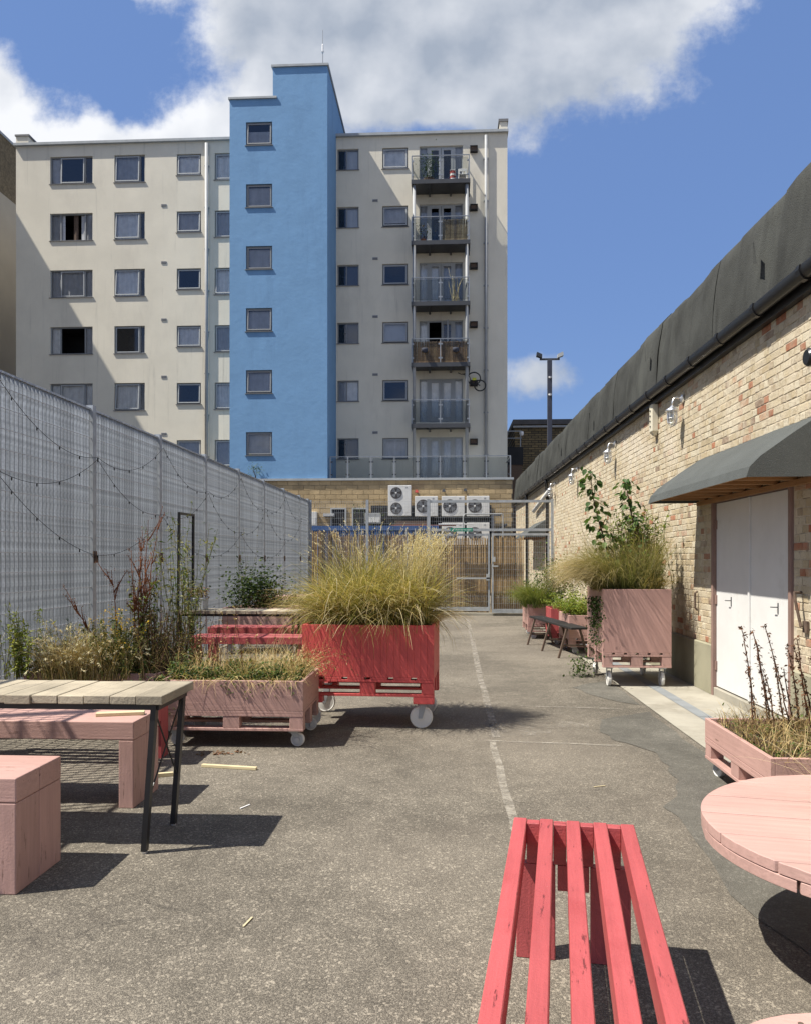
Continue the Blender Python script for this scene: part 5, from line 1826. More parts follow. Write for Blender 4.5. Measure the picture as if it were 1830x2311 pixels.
def caster(parent, x, y, ztop, r, face, nylon=True, rot=0.0):
    """castor at (x, y): plate under ztop, fork and wheel"""
    c = part('caster', MB().box(-.05, .05, -.045, .045, ztop - .008, ztop - .001), M['zinc'], parent)
    c.location = (x, y, 0)
    c.rotation_euler = (0, 0, rot)
    fk = MB()
    for sy in (-1, 1):
        yy = sy * (.024 + r * .06)
        fk.add([(-.035, yy - .002, ztop - .009), (.035, yy - .002, ztop - .009), (.045 + .012, yy - .002, r * .9), (.020, yy - .002, r * .9),
                (-.035, yy + .002, ztop - .009), (.035, yy + .002, ztop - .009), (.045 + .012, yy + .002, r * .9), (.020, yy + .002, r * .9)],
               [(0, 1, 2, 3), (7, 6, 5, 4), (0, 4, 5, 1), (1, 5, 6, 2), (2, 6, 7, 3), (3, 7, 4, 0)])
    fk.box(-.04, .04, -.03 - r * .06, .03 + r * .06, ztop - .02, ztop - .0095)
    part('fork', fk, M['coping_grey'], c)
    wdt = .016 + r * .05
    part('wheel', MB().lathe([(r * .25, -wdt - .004), (r * .3, -wdt), (r * .82, -wdt * .8), (r * .9, -wdt), (r * .98, -wdt * .8), (r, -wdt * .4), (r, wdt * .4), (r * .98, wdt * .8), (r * .9, wdt), (r * .82, wdt * .8), (r * .3, wdt), (r * .25, wdt + .004)], (.03, 0, r), 'y', 28), M['nylon'] if nylon else M['rubber'], c, smooth=False)
    part('hub', MB().lathe([(r * .78, -wdt - .001), (r * .74, -wdt - .003), (.02, -wdt - .004), (.018, -wdt - .02)], (.03, 0, r), 'y', 20), M['nylon_hub'], c)
    return c


def planter(label, loc, rz, Wd, Dp, zp, zb, zt, m, wr, front='board', side='board', group=None, cast=None, nylon=True, soil=.05, cat='planter', slots=True):
    """box of boards on a pallet on castors; local x 0..Wd, y 0 (front)..Dp"""
    t = thing('pallet_planter', label, cat, loc, rz, group)
    bt_ = .022
    ph = zb - zp
    # pallet
    for y0 in (.0, Dp / 2 - .05, Dp - .10):
        part('bottom_board', MB().box(0, Wd, y0, y0 + .10, zp, zp + bt_), M[m + 'x'], t, bevel=.002)
        part('stringer_board', MB().box(0, Wd, y0, y0 + .10, zb - 2 * bt_ - .001, zb - bt_ - .001), M[m + 'x'], t, bevel=.002)
        for x0, bw in ((0.0, .115), (Wd / 2 - .07, .14), (Wd - .115, .115)):
            part('block', MB().box(x0 + .001, x0 + bw - .001, y0 + .003, y0 + .097, zp + bt_ + .001, zb - 2 * bt_ - .002), M[m + 'z'], t, bevel=.003)
    nd_ = 6 if slots else 1
    dw = Wd / (nd_ + (nd_ - 1) * .35)
    for k in range(nd_):
        x0 = k * dw * 1.35
        part('deck_board', MB().box(x0, x0 + dw, 0, Dp, zb - bt_, zb - .001), M[m + 'y'], t, bevel=.002)
    th = .028

    def wall(kind, nm, horiz, a0, a1, fixed0, fixed1):
        """kind: board = stacked boards, panel = one sheet, upright = vertical boards; horiz = 'x' front/back or 'y' sides"""
        def bx_(p0, p1, q0, q1):
            return MB().box(p0, p1, fixed0, fixed1, q0, q1) if horiz == 'x' else MB().box(fixed0, fixed1, p0, p1, q0, q1)
        if kind == 'panel':
            part(nm, bx_(a0, a1, zb, zt), M['pink_panel'] if m == 'pink_' else M['redp_z'], t, bevel=.003)
        elif kind == 'upright':
            n = max(2, round((a1 - a0) / (.06 if m[:3] == 'red' else .12)))
            for k in range(n):
                part(nm, bx_(a0 + (a1 - a0) * k / n + (.0004 if m[:3] == 'red' else .0012), a0 + (a1 - a0) * (k + 1) / n - (.0004 if m[:3] == 'red' else .0012), zb, zt - .002 * (k % 2)), M[m + 'z'], t, bevel=.0015 if m[:3] == 'red' else .003)
        else:
            n = max(1, round((zt - zb) / .24))
            for k in range(n):
                part(nm, bx_(a0, a1, zb + (zt - zb) * k / n + .001, zb + (zt - zb) * (k + 1) / n - .001), M[m + horiz], t, bevel=.003)
    wall(front, 'front_board', 'x', 0, Wd, 0, th)
    wall(front, 'back_board', 'x', 0, Wd, Dp - th, Dp)
    wall(side, 'side_board', 'y', th + .001, Dp - th - .001, 0, th)
    wall(side, 'side_board', 'y', th + .001, Dp - th - .001, Wd - th, Wd)
    n = 10
    V, F = [], []
    for i in range(n + 1):
        for j in range(n + 1):
            x, y = th + (Wd - 2 * th) * i / n, th + (Dp - 2 * th) * j / n
            V.append((x, y, zt - soil + mnoise.noise(Vector((x * 6, y * 6, zt * 9))) * .025))
    for i in range(n):
        for j in range(n):
            a = i * (n + 1) + j
            F.append((a, a + n + 1, a + n + 2, a + 1))
    part('soil', MB().add(V, F), M['soil'], t, smooth=True)
    cx = cast or ((.09, .09), (Wd - .09, .09), (.09, Dp - .09), (Wd - .09, Dp - .09))
    cr = random.Random(int(loc[0] * 100))
    for i, (x, y) in enumerate(cx):
        caster(t, x, y, zp, wr, 0, nylon, casters_rot.get(label, [0, 0, 0, 0])[i] + cr.uniform(-.06, .06))
    return t


casters_rot = {}
L_NEAR = 'low pink pallet planter on castors behind the near table, spilling dry weeds'
L_RED = 'tall red pallet planter on big castors holding the straw grass'
L_BIG = 'tall pink box planter on white castors against the brick wall'
L_RN = 'low pink pallet planter with dead stalks in front of the white doors'
casters_rot[L_BIG] = [R(90), R(90), R(70), R(90)]
casters_rot[L_RN] = [R(200), R(190), R(190), R(190)]
casters_rot[L_RED] = [R(180), R(180), R(180), R(160)]
casters_rot[L_NEAR] = [R(10), R(0), R(10), R(30)]
pA = planter(L_NEAR, (-2.40, 6.60, 0), 0, 1.2, .80, .14, .305, .555, 'pink_', .058, 'board', 'board', slots=False)
pB = planter(L_RED, (-1.36, 7.42, 0), R(-2.3), 1.215, .90, .30, .475, .955, 'redp_', .105, 'upright', 'panel')
for y0 in (.0, .8):       # deep corner blocks above the castors
    part('corner_block', MB().box(1.215 - .19, 1.215, y0 + .001, y0 + .099, .235, .299), M['redp_x'], pB, bevel=.004)
    part('corner_block', MB().box(0, .19, y0 + .001, y0 + .099, .235, .299), M['redp_x'], pB, bevel=.004)
pC = planter(L_BIG, (1.86, 9.98, 0), 0, .82, 1.15, .24, .42, 1.195, 'pink_', .095, 'panel', 'upright')
pD = planter(L_RN, (1.84, 5.97, 0), R(-90), 1.2, .95, .12, .275, .41, 'pink_', .052, 'board', 'board', slots=False)
# side boards of the low planter: pallet blocks are seen along its long side
for x0 in (.0,):
    pass
pE = planter('low pink pallet planter at the foot of the fence, under the tall rusty weeds', (-3.75, 6.95, 0), 0, 1.2, .80, .14, .305, .555, 'pink_', .058)
pF = planter('pink planter behind the red benches holding an ivy mound', (-3.75, 13.2, 0), 0, 1.2, .8, .2, .36, .76, 'pink_', .07)
pG = planter('pink planter by the wall holding yellow green fern', (1.95, 13.45, 0), R(1), .86, 1.1, .12, .26, .64, 'pink_', .05, 'board', 'upright')
pH = planter('pale red planter between the two distant pink ones', (1.84, 14.95, 0), 0, .86, .8, .12, .26, .66, 'red_', .05, 'upright', 'upright')
pI = planter('farthest pink planter on the right, nearest the gate', (1.52, 16.0, 0), 0, .95, 1.15, .14, .29, .68, 'pink_', .055, 'board', 'board')
pJ = planter('low planter in weeds at the far end of the fence', (-3.8, 16.0, 0), 0, 1.2, .8, .15, .3, .6, 'pink_', .055)

# ================================================================== plants
def root(name, label, cat, loc, group=None):
    return thing(name, label, cat, loc, 0, group)


# --- straw grass in the red planter
t = root('fountain_grass', 'big arching clump of straw and olive grass in the red planter', 'grass', (-.76, 7.85, .90))
g = np.random.default_rng(101)
parts_ = []
for (cx, cy, n, L0, L1, sp, w) in ((-.04, .0, 2300, .60, 1.04, .24, .0075), (-.34, .02, 1000, .50, .85, .15, .007), (.34, .02, 1500, .55, .95, .17, .007)):
    base = np.stack([g.normal(cx, sp * .55, n), g.normal(cy, .14, n), g.uniform(-.02, .03, n)], 1)
    base[:, 0] = np.clip(base[:, 0], -.46, .60)
    base[:, 1] = np.clip(base[:, 1], -.38, .36)
    tuft = g.integers(0, 46, n)
    tc_ = np.stack([g.normal(cx, sp * .6, 46), g.normal(cy, .15, 46)], 1)
    base[:, :2] = np.clip(tc_[tuft] + g.normal(0, .022, (n, 2)), [-.46, -.38], [.60, .36])
    az = g.uniform(0, 2 * math.pi, 46)[tuft] + g.normal(0, .55, n)
    u_ = np.clip(g.uniform(0, 1, 46)[tuft] * .7 + g.uniform(0, .45, n), 0, 1)
    l0 = .04 + 1.05 * u_ ** 1.1
    l1 = l0 + g.uniform(.3, 1.6, n) * (.45 + u_)
    parts_.append(blades(base, az, l0, l1, g.uniform(L0, L1, n) * (1 - .12 * u_), w * g.uniform(.5, 1.7, n),
                         [(.16, .20, .035, 3), (.20, .21, .04, 2), (.24, .15, .04, 1)], [(.46, .36, .15, 3), (.30, .25, .075, 3), (.60, .51, .29, 2), (.22, .23, .055, 3)], g, 7, 1.1))
# pale strands falling over the rim
n = 170
base = np.stack([g.uniform(-.45, .5, n), g.uniform(-.38, .0, n), g.uniform(0, .04, n)], 1)
parts_.append(blades(base, -math.pi / 2 + g.normal(.15, .75, n), g.uniform(.15, 1.0, n), g.uniform(1.7, 2.8, n), g.uniform(.45, 1.1, n), .0065, STRAW, PALE, g, 8, .3))
n = 800
base = np.stack([g.uniform(-.42, .55, n), g.uniform(-.36, -.1, n), g.uniform(0, .04, n)], 1)
parts_.append(blades(base, -math.pi / 2 + g.normal(-.1, .8, n), g.uniform(.1, .75, n), g.uniform(1.3, 2.3, n), g.uniform(.45, .85, n), .0065 * g.uniform(.6, 1.5, n), [(.16, .175, .035, 3), (.24, .17, .05, 2)], [(.46, .37, .16, 3), (.30, .27, .08, 3), (.6, .52, .3, 2)], g, 7, .8))
n = 160
base = np.stack([g.uniform(.45, .6, n), g.uniform(-.3, .35, n), g.uniform(0, .04, n)], 1)
parts_.append(blades(base, g.normal(0, .6, n), g.uniform(.6, 1.0, n), g.uniform(1.8, 2.5, n), g.uniform(.3, .55, n), .005, STRAW, STRAW, g, 7, .3))
n = 220
base = np.stack([g.uniform(-.46, -.3, n), g.uniform(-.3, .3, n), g.uniform(0, .04, n)], 1)
parts_.append(blades(base, math.pi + g.normal(.2, .6, n), g.uniform(.5, .95, n), g.uniform(1.6, 2.5, n), g.uniform(.4, .8, n), .005, OLIVE, STRAW, g, 7, .3))
V, F, C = join(*parts_)
link('blades', npmesh('blades', V, F, M['blade'], C), t, kind='stuff')
n = 130
base = np.stack([g.normal(-.03, .15, n), g.normal(0, .12, n), g.uniform(-.02, .03, n)], 1)
V, F, C, Pth = blades(base, g.uniform(0, 6.28, n), g.uniform(.0, .25, n), g.uniform(.5, 1.5, n), g.uniform(.85, 1.12, n), .004, OLIVE, PALE, g, 7)
sv = seedheads(Pth, .12, .006, PALE, g, 12)
V, F, C = join((V, F, C), sv)
link('seed_stems', npmesh('seed_stems', V, F, M['dry'], C), t, kind='stuff')

t = root('feather_reed_grass', 'upright pale seeded grass at the right of the red planter', 'grass', (-.30, 7.78, .90))
g = np.random.default_rng(102)
n = 360
base = np.stack([g.normal(-.02, .065, n), g.normal(0, .13, n), g.uniform(-.02, .02, n)], 1)
V, F, C, Pth = blades(base, g.normal(.25, .9, n), np.abs(g.normal(0, .10, n)), g.uniform(.1, .75, n), g.uniform(.55, .98, n), .0055, OLIVE, PALE, g, 7)
sv = seedheads(Pth, .16, .0065, PALE, g, 18)
n = 420
base = np.stack([g.normal(0, .08, n), g.normal(0, .15, n), g.uniform(-.02, .02, n)], 1)
lv = blades(base, g.uniform(0, 6.28, n), g.uniform(.05, .35, n), g.uniform(.4, 1.6, n), g.uniform(.3, .6, n), .006, OLIVE, STRAW, g, 6, .4)
V, F, C = join((V, F, C), sv, lv)
link('stems', npmesh('stems', V, F, M['blade'], C), t, kind='stuff')

# --- big pink planter: feather grass, saplings, upright shrub, ivy
t = root('feather_grass', 'soft feathery grass swept over the left rim of the tall pink planter', 'grass', (2.2, 10.45, 1.14))
g = np.random.default_rng(103)
parts_ = []
n = 4200
base = np.stack([g.uniform(-.28, .38, n), g.uniform(-.38, .5, n), g.uniform(-.02, .03, n)], 1)
side = base[:, 0] < .12
az = np.where(side, math.pi + g.normal(.15, .75, n), g.uniform(-math.pi, math.pi, n))
l0 = np.where(side, g.uniform(.05, .7, n), g.uniform(.02, .45, n))
l1 = np.where(side, l0 + g.uniform(.6, 1.9, n), l0 + g.uniform(.2, 1.3, n))
parts_.append(blades(base, az, l0, l1, g.uniform(.38, .92, n), .0052 * g.uniform(.6, 1.6, n), [(.075, .105, .025, 3), (.15, .17, .045, 3), (.07, .10, .025, 1)],
                     [(.34, .30, .13, 3), (.25, .24, .085, 3), (.45, .36, .21, 2)], g, 7, .35))
n = 2000
base = np.stack([g.uniform(-.33, -.1, n), g.uniform(-.36, .4, n), g.uniform(-.02, .03, n)], 1)
parts_.append(blades(base, math.pi + g.normal(.1, .5, n), g.uniform(.2, .8, n), g.uniform(1.9, 2.9, n), g.uniform(.6, 1.0, n), .0045, OLIVE, [(.46, .37, .21, 3), (.38, .30, .16, 2)], g, 8, .25))
n = 800
base = np.stack([g.uniform(.1, .42, n), g.uniform(-.42, .2, n), g.uniform(-.02, .03, n)], 1)
parts_.append(blades(base, g.normal(-.2, .9, n), g.uniform(.2, .8, n), g.uniform(1.3, 2.2, n), g.uniform(.25, .45, n), .0034, OLIVE, STRAW, g, 7, .3))
V, F, C = join(*parts_)
link('blades', npmesh('blades', V, F, M['blade'], C), t, kind='stuff')


def sapling(label, loc, az, lean, length, seed, nl, bend=.1, leaf=(.055, .075), t0=.25):
    t_ = root('sapling', label, 'sapling', loc, 'saplings in the tall pink planter')
    g_ = np.random.default_rng(seed)
    main = wander((0, 0, 0), az, lean, length, g_, 10, bend, .05)
    v, f, c_ = stems([main], .014, .005, BROWN, g_, 6)
    st_ = link('stem', npmesh('stem', v, f, M['dry'], c_, True), t_, kind='stuff')
    lm_ = []
    for cidx in range(5):
        V, F, C = leaf_cloud(np.zeros((1, 3)), leaf[0], leaf[1], [[(.035, .075, .02)], [(.055, .10, .025)], [(.025, .055, .018)], [(.08, .13, .035)], [(.045, .085, .02)]][cidx], np.random.default_rng(50 + cidx), raw=True)
        # a plain leaf lying along +x
        L_, W_ = leaf[1], leaf[0]
        V = np.array([(0, 0, 0), (L_ * .25, W_ * .42, .004), (L_ * .6, W_ * .40, .0), (L_, 0, -.012), (L_ * .6, -W_ * .40, .0), (L_ * .25, -W_ * .42, .004), (L_ * .45, 0, -.006)])
        F = np.array([(0, 6, 2, 1), (6, 3, 3, 2), (0, 5, 4, 6), (6, 4, 3, 3)])
        F3 = np.array([(0, 6, 1), (6, 2, 1), (6, 3, 2), (0, 5, 6), (5, 4, 6), (6, 4, 3)])
        cc_ = np.repeat(pick_cols([[(.05, .105, .025)], [(.08, .14, .035)], [(.04, .08, .022)], [(.12, .18, .05)], [(.065, .12, .03)]][cidx], 1, g_), len(V), 0)
        lm_.append(npmesh('leaf', V, F3, M['leaf'], cc_))
    twigs = []
    for k in range(nl):
        u_ = t0 + (1 - t0) * (k / nl)
        i = min(int(u_ * 10), 9)
        b_ = main[i] + (main[i + 1] - main[i]) * (u_ * 10 - i)
        a_ = g_.uniform(0, 6.28)
        o_ = np.array([math.cos(a_), math.sin(a_), g_.uniform(-.2, .6)]) * g_.uniform(.03, .22) * (1.15 - u_ * .6)
        twigs.append(np.array([b_, b_ + o_ * .6 + np.array([0, 0, .01]), b_ + o_]))
        lo_ = link('leaf', lm_[int(g_.integers(0, 5))], t_, tuple(b_ + o_), (g_.normal(0, .5), g_.uniform(.2, 1.2), a_ + g_.normal(0, .5)))
        s_ = g_.uniform(.55, 1.0)
        lo_.scale = (s_, s_, s_)
    v, f, c_ = stems(twigs, .0025, .0015, BROWN + GREEN, g_, 3)
    link('twigs', npmesh('twigs', v, f, M['dry'], c_), t_, kind='stuff')


sapling('taller sapling leaning left out of the tall pink planter', (2.20, 10.45, 1.15), math.pi * .97, .40, 1.62, 7, 140, -.28, (.09, .115), .10)
sapling('slimmer upright sapling in the middle of the tall pink planter', (2.42, 10.5, 1.15), math.pi * .9, .10, 1.45, 8, 170, .12, (.085, .11), .05)
t = root('upright_shrub', 'bushy upright green shrub at the right of the tall pink planter', 'shrub', (2.56, 10.75, 1.14))
g = np.random.default_rng(105)
ps, lf = [], []
for k in range(110):
    pth = wander((g.normal(-.12, .16), g.normal(0, .16), 0), math.pi * .8 + g.normal(0, 1.4), g.uniform(.02, .22), g.uniform(.55, 1.12), g, 9, .1, .07)
    ps.append(pth)
    for q_ in range(26):
        u_ = g.uniform(.15, 1)
        i = min(int(u_ * 9), 8)
        lf.append(pth[i] + (pth[i + 1] - pth[i]) * (u_ * 9 - i) + g.normal(0, .012, 3))
sv = stems(ps, .004, .0018, BROWN + GREEN, g, 4)
link('stems', npmesh('stems', *sv[:2], M['dry'], sv[2]), t, kind='stuff')
link('foliage', leaf_cloud(np.array(lf), .024, .085, GREEN + YGREEN + YGREEN, g, flat=.8, droop=.1), t, kind='stuff')
t = root('ivy', 'dark ivy trailing down the left side of the tall pink planter', 'ivy', (1.845, 10.3, 1.1))
g = np.random.default_rng(106)
p = np.stack([g.normal(-.03, .03, 420), g.normal(.0, .22, 420), -np.abs(g.normal(.1, .30, 420))], 1)
p[:, 0] = np.minimum(p[:, 0], -.008)
link('foliage', leaf_cloud(p, .035, .045, DKGREEN, g, droop=.6), t, kind='stuff')
t = root('weed_tuft', 'green weed tuft growing at the castors of the tall pink planter', 'weed', (1.74, 10.9, 0.0))
p = g.normal(0, 1, (230, 3)) * np.array([.07, .10, .10]) + np.array([0, 0, .12])
p[:, 2] = np.abs(p[:, 2])
link('foliage', leaf_cloud(p, .03, .05, DKGREEN + GREEN, g), t, kind='stuff')
# wispy climber on the wall behind
t = root('wispy_climber', 'thin wispy yellow green growth against the brick wall behind the feather grass', 'plant', (2.55, 12.2, .6))
g = np.random.default_rng(107)
ps, lf = [], []
for k in range(34):
    pth = wander((g.uniform(-.45, .2), g.uniform(-.3, .6), 0), math.pi + g.normal(0, 1.1), g.uniform(.0, .35), g.uniform(.9, 1.75), g, 10, .3, .12)
    pth[:, 0] = np.minimum(pth[:, 0], .36)
    ps.append(pth)
    for q_ in range(16):
        i = int(g.integers(4, 10))
        lf.append(pth[i] + g.normal(0, .05, 3))
sv = stems(ps, .0035, .0016, OLIVE + STRAW, g, 3)
link('stems', npmesh('stems', *sv[:2], M['dry'], sv[2]), t, kind='stuff')
lf = np.array(lf)
lf[:, 0] = np.minimum(lf[:, 0], .38)
link('foliage', leaf_cloud(lf, .022, .04, OLIVE + YGREEN + GREEN, g), t, kind='stuff')

# --- far right planters
t = root('golden_fern', 'yellow green feathery fern in the pink planter beside the black bench', 'fern', (2.2, 13.75, .58))
g = np.random.default_rng(108)
pp = []
for k in range(90):
    pth = wander((g.normal(0, .12), g.normal(0, .12), 0), math.pi * .95 + g.normal(0, 1.0), g.uniform(.15, .8), g.uniform(.3, .62), g, 9, .8, .07)
    for i in range(2, 10):
        for q_ in range(5):
            pp.append(pth[i] + g.normal(0, .022, 3))
link('foliage', leaf_cloud(np.array(pp), .018, .055, YGREEN, g, flat=.5, droop=.4), t, kind='stuff')
t = root('leafy_shrub', 'dense dark green leafy shrub in the farthest pink planter', 'shrub', (2.05, 16.5, .6))
p = g.normal(0, 1, (2600, 3)) * np.array([.26, .28, .24]) + np.array([.06, 0, .42])
p[:, 2] = np.abs(p[:, 2])
p[:, 0] = np.minimum(p[:, 0], .72)
link('foliage', leaf_cloud(p, .035, .065, DKGREEN + GREEN, g), t, kind='stuff')
sv = stems([wander((g.normal(0, .1), g.normal(0, .1), 0), g.uniform(0, 6.28), .2, .6, g, 6, .3, .1) for k in range(14)], .008, .003, BROWN, g, 4)
link('stems', npmesh('stems', *sv[:2], M['dry'], sv[2]), t, kind='stuff')
t = root('tufted_grass', 'fine green grass spilling left from the farthest pink planter', 'grass', (1.72, 16.3, .62))
n = 2600
base = np.stack([g.normal(0, .12, n), g.normal(0, .2, n), g.uniform(-.02, .03, n)], 1)
V, F, C, _ = blades(base, math.pi + g.normal(0, 1.2, n), g.uniform(.05, .8, n), g.uniform(1.0, 2.7, n), g.uniform(.4, .78, n), .005, GREEN, OLIVE + YGREEN, g, 7, .3)
link('blades', npmesh('blades', V, F, M['blade'], C), t, kind='stuff')

# --- near right planter: dead stalks and mixed weeds
t = root('dead_stalks', 'tall dark dead stalks with curled leaves before the white doors', 'dead plant', (2.3, 5.45, .36))
g = np.random.default_rng(110)
ps, lf = [], []
for k, (x, y, L_, ln) in enumerate([(-.13, .42, .72, .12), (-.06, .40, .70, .14), (.06, .42, .74, .10), (.14, .36, .52, .1), (.22, .40, .66, .17), (.02, .2, .55, .2), (.34, .35, .52, .22),
                                    (-.2, .3, .45, .05), (.27, .15, .46, .2), (.42, .2, .48, .15), (.1, .05, .4, .2), (.36, -.1, .44, .2), (.46, -.3, .5, .15), (-.1, .15, .42, .1), (-.02, .46, .62, .16), (.18, .46, .58, .08), (.28, .44, .6, .2), (.3, .28, .5, .1), (.38, .05, .46, .12), (.2, -.05, .4, .25), (.44, .42, .5, .1), (.08, .3, .48, .3)]):
    pth = wander((x, y, 0), math.pi + g.normal(0, .25), ln, L_, g, 12, .12, .06)
    ps.append(pth)
    for q_ in range(int(L_ * 150)):
        i = int(g.integers(1, 13))
        lf.append(pth[i] + g.normal(0, .008, 3))
sv = stems(ps, .006, .003, [(.10, .05, .03, 3), (.15, .07, .04, 2)], g, 5)
link('stalk', npmesh('stalk', *sv[:2], M['dry'], sv[2]), t, kind='stuff')
link('curled_leaves', leaf_cloud(np.array(lf), .014, .03, [(.11, .06, .035, 3), (.18, .09, .05, 2), (.06, .035, .025, 2)], g, flat=1.0, m='dry'), t, kind='stuff')


def ground_weeds(name, label, cat, loc, sx, sy, n_leaf, n_bl, seed, leafc, bladec, h=.12, bl=(.12, .32), hang=0, m='leaf', lsz=(.02, .035), lean=1.1, wd=.0038):
    t_ = root(name, label, cat, loc)
    g_ = np.random.default_rng(seed)
    objs = []
    if n_leaf:
        p_ = np.stack([g_.uniform(-sx, sx, n_leaf), g_.uniform(-sy, sy, n_leaf), np.abs(g_.normal(0, h, n_leaf))], 1)
        cl = np.array([mnoise.noise(Vector((a * 5, b * 5, seed))) for a, b in p_[:, :2]])
        p_[:, 2] *= (.6 + cl)
        p_[:, 2] = np.maximum(p_[:, 2], 0.0)
        link('foliage', leaf_cloud(p_, lsz[0], lsz[1], leafc, g_), t_, kind='stuff')
    if n_bl:
        b_ = np.stack([g_.uniform(-sx, sx, n_bl), g_.uniform(-sy, sy, n_bl), np.zeros(n_bl)], 1)
        V_, F_, C_, P_ = blades(b_, g_.uniform(0, 6.28, n_bl), g_.uniform(.05, .9, n_bl), g_.uniform(.5, .5 + lean * 1.4, n_bl), g_.uniform(bl[0], bl[1], n_bl), wd, bladec, bladec, g_, 6, .8)
        link('dry_blades', npmesh('dry_blades', V_, F_, M['dry'], C_), t_, kind='stuff')
    if hang:
        b_ = np.stack([g_.uniform(-sx, sx, hang), np.full(hang, -sy), np.zeros(hang)], 1)
        V_, F_, C_, P_ = blades(b_, -math.pi / 2 + g_.normal(0, .6, hang), g_.uniform(.7, 1.3, hang), g_.uniform(2.3, 3.0, hang), g_.uniform(.15, .38, hang), .0038, bladec, bladec, g_, 7, .6)
        link('hanging_blades', npmesh('hanging_blades', V_, F_, M['dry'], C_), t_, kind='stuff')
    return t_


ground_weeds('weed_mat', 'mat of browning weeds filling the low planter before the doors', 'weeds', (2.31, 5.36, .37), .43, .56, 1500, 1500, 120, GREEN + BROWN + OLIVE, STRAW + BROWN, .06, (.08, .26), 30)
t = ground_weeds('weed_mat', 'green creeping weeds and straw spilling from the low pink planter behind the table', 'weeds', (-1.80, 7.0, .53), .56, .37, 8200, 620, 121, GREEN + OLIVE + DKGREEN, STRAW, .085, (.15, .42), 120, lsz=(.024, .034))
g = np.random.default_rng(122)
# loose dry stalks arching right out of it
n = 70
base = np.stack([g.uniform(.35, .58, n), g.uniform(-.35, .2, n), np.zeros(n)], 1)
V, F, C, Pth = blades(base, g.normal(0, .7, n), g.uniform(.5, 1.0, n), g.uniform(1.6, 2.8, n), g.uniform(.3, .6, n), .004, STRAW, BROWN + STRAW, g, 8, .5)
sv = seedheads(Pth, .3, .008, BROWN + STRAW + OLIVE, g, 10)
V, F, C = join((V, F, C), sv)
link('loose_stalks', npmesh('loose_stalks', V, F, M['dry'], C), t, kind='stuff')
# creeper hanging over the front at the left
p = np.stack([g.normal(-.62, .06, 320), g.normal(-.40, .02, 320), -np.abs(g.normal(0, .17, 320)) + .06], 1)
p[:, 1] = np.minimum(p[:, 1], -.385)
link('hanging_creeper', leaf_cloud(p, .025, .035, DKGREEN + GREEN, g), t, kind='stuff')
p = np.stack([g.uniform(-.1, .56, 150), np.full(150, -.385) - np.abs(g.normal(0, .01, 150)), -np.abs(g.normal(0, .08, 150)) + .02], 1)
link('trailing_leaves', leaf_cloud(p, .022, .03, GREEN, g), t, kind='stuff')
# thin upright dry stems in front of the red benches
t = root('dry_stems', 'thin dry seed stems standing in the low pink planter before the red benches', 'dead plant', (-1.75, 7.05, .53))
ps, lf = [], []
for k in range(16):
    pth = wander((g.uniform(-.5, .42), g.uniform(-.25, .3), 0), g.uniform(0, 6.28), g.uniform(.0, .22), g.uniform(.32, .62), g, 9, .15, .1)
    ps.append(pth)
    for q_ in range(9):
        lf.append(pth[-1 - int(g.integers(0, 4))] + g.normal(0, .012, 3))
sv = stems(ps, .0035, .0018, BROWN + RUST, g, 4)
link('stems', npmesh('stems', *sv[:2], M['dry'], sv[2]), t, kind='stuff')
link('seed_heads', leaf_cloud(np.array(lf), .014, .025, BROWN + STRAW, g, flat=1, m='dry'), t, kind='stuff')
ground_weeds('dry_grass', 'blond tangle of dry grass at the middle of the low pink planter', 'grass', (-1.55, 7.15, .53), .22, .2, 0, 520, 123, GREEN, STRAW + PALE, .1, (.18, .36), 0, lean=1.6)


# --- weeds along the foot of the fence
def dock(label, loc, paths, seed, heads):
    t_ = root('dock_plant', label, 'weed', loc, 'rusty dock plants by the fence')
    g_ = np.random.default_rng(seed)
    ps_, lf_, gl = [], [], []
    for (az, ln, L_, bend) in paths:
        pth = wander((g_.normal(0, .02), g_.normal(0, .02), 0), az, ln, L_, g_, 14, bend, .05)
        ps_.append(pth)
        for i in range(6, 15):
            for q_ in range(heads):
                lf_.append(pth[i] + g_.normal(0, .014 + .010 * (i > 8), 3))
        for k in range(4):
            i = int(g_.integers(7, 13))
            sub = wander(pth[i], g_.uniform(0, 6.28), g_.uniform(.3, .8), g_.uniform(.1, .3), g_, 6, -.2, .12)
            ps_.append(sub)
            for q_ in range(heads * 3):
                lf_.append(sub[int(g_.integers(1, 7))] + g_.normal(0, .008, 3))
        for k in range(10):
            gl.append(pth[int(g_.integers(1, 8))] + g_.normal(0, .03, 3))
    sv_ = stems(ps_, .008, .002, RUST, g_, 5)
    link('stem', npmesh('stem', *sv_[:2], M['dry'], sv_[2]), t_, kind='stuff')
    link('seed_heads', leaf_cloud(np.array(lf_), .010, .018, RUST, g_, flat=1, m='dry'), t_, kind='stuff')
    link('leaves', leaf_cloud(np.array(gl), .022, .075, OLIVE + GREEN + BROWN, g_, flat=.5), t_, kind='stuff')


dock('thickest rusty dock plant standing tall against the fence', (-2.84, 7.25, .52), [(1.2, .01, 1.30, .04), (.5, .06, 1.05, .12), (2.5, .05, 1.12, .05), (.2, .12, .8, .1)], 130, 12)
dock('thin rusty dock leaning left in front of the first fence post', (-2.98, 7.05, .52), [(2.95, .50, .98, .22)], 131, 6)
dock('slim rusty dock between the first post and the thickest dock', (-2.95, 7.1, .52), [(2.7, .14, .95, .08)], 132, 8)
dock('dark wiry vine stalk climbing beside the thickest dock', (-2.88, 7.5, .52), [(1.0, .02, 1.42, .10), (.3, .03, 1.55, .18), (2.2, .06, 1.2, .1)], 133, 4)


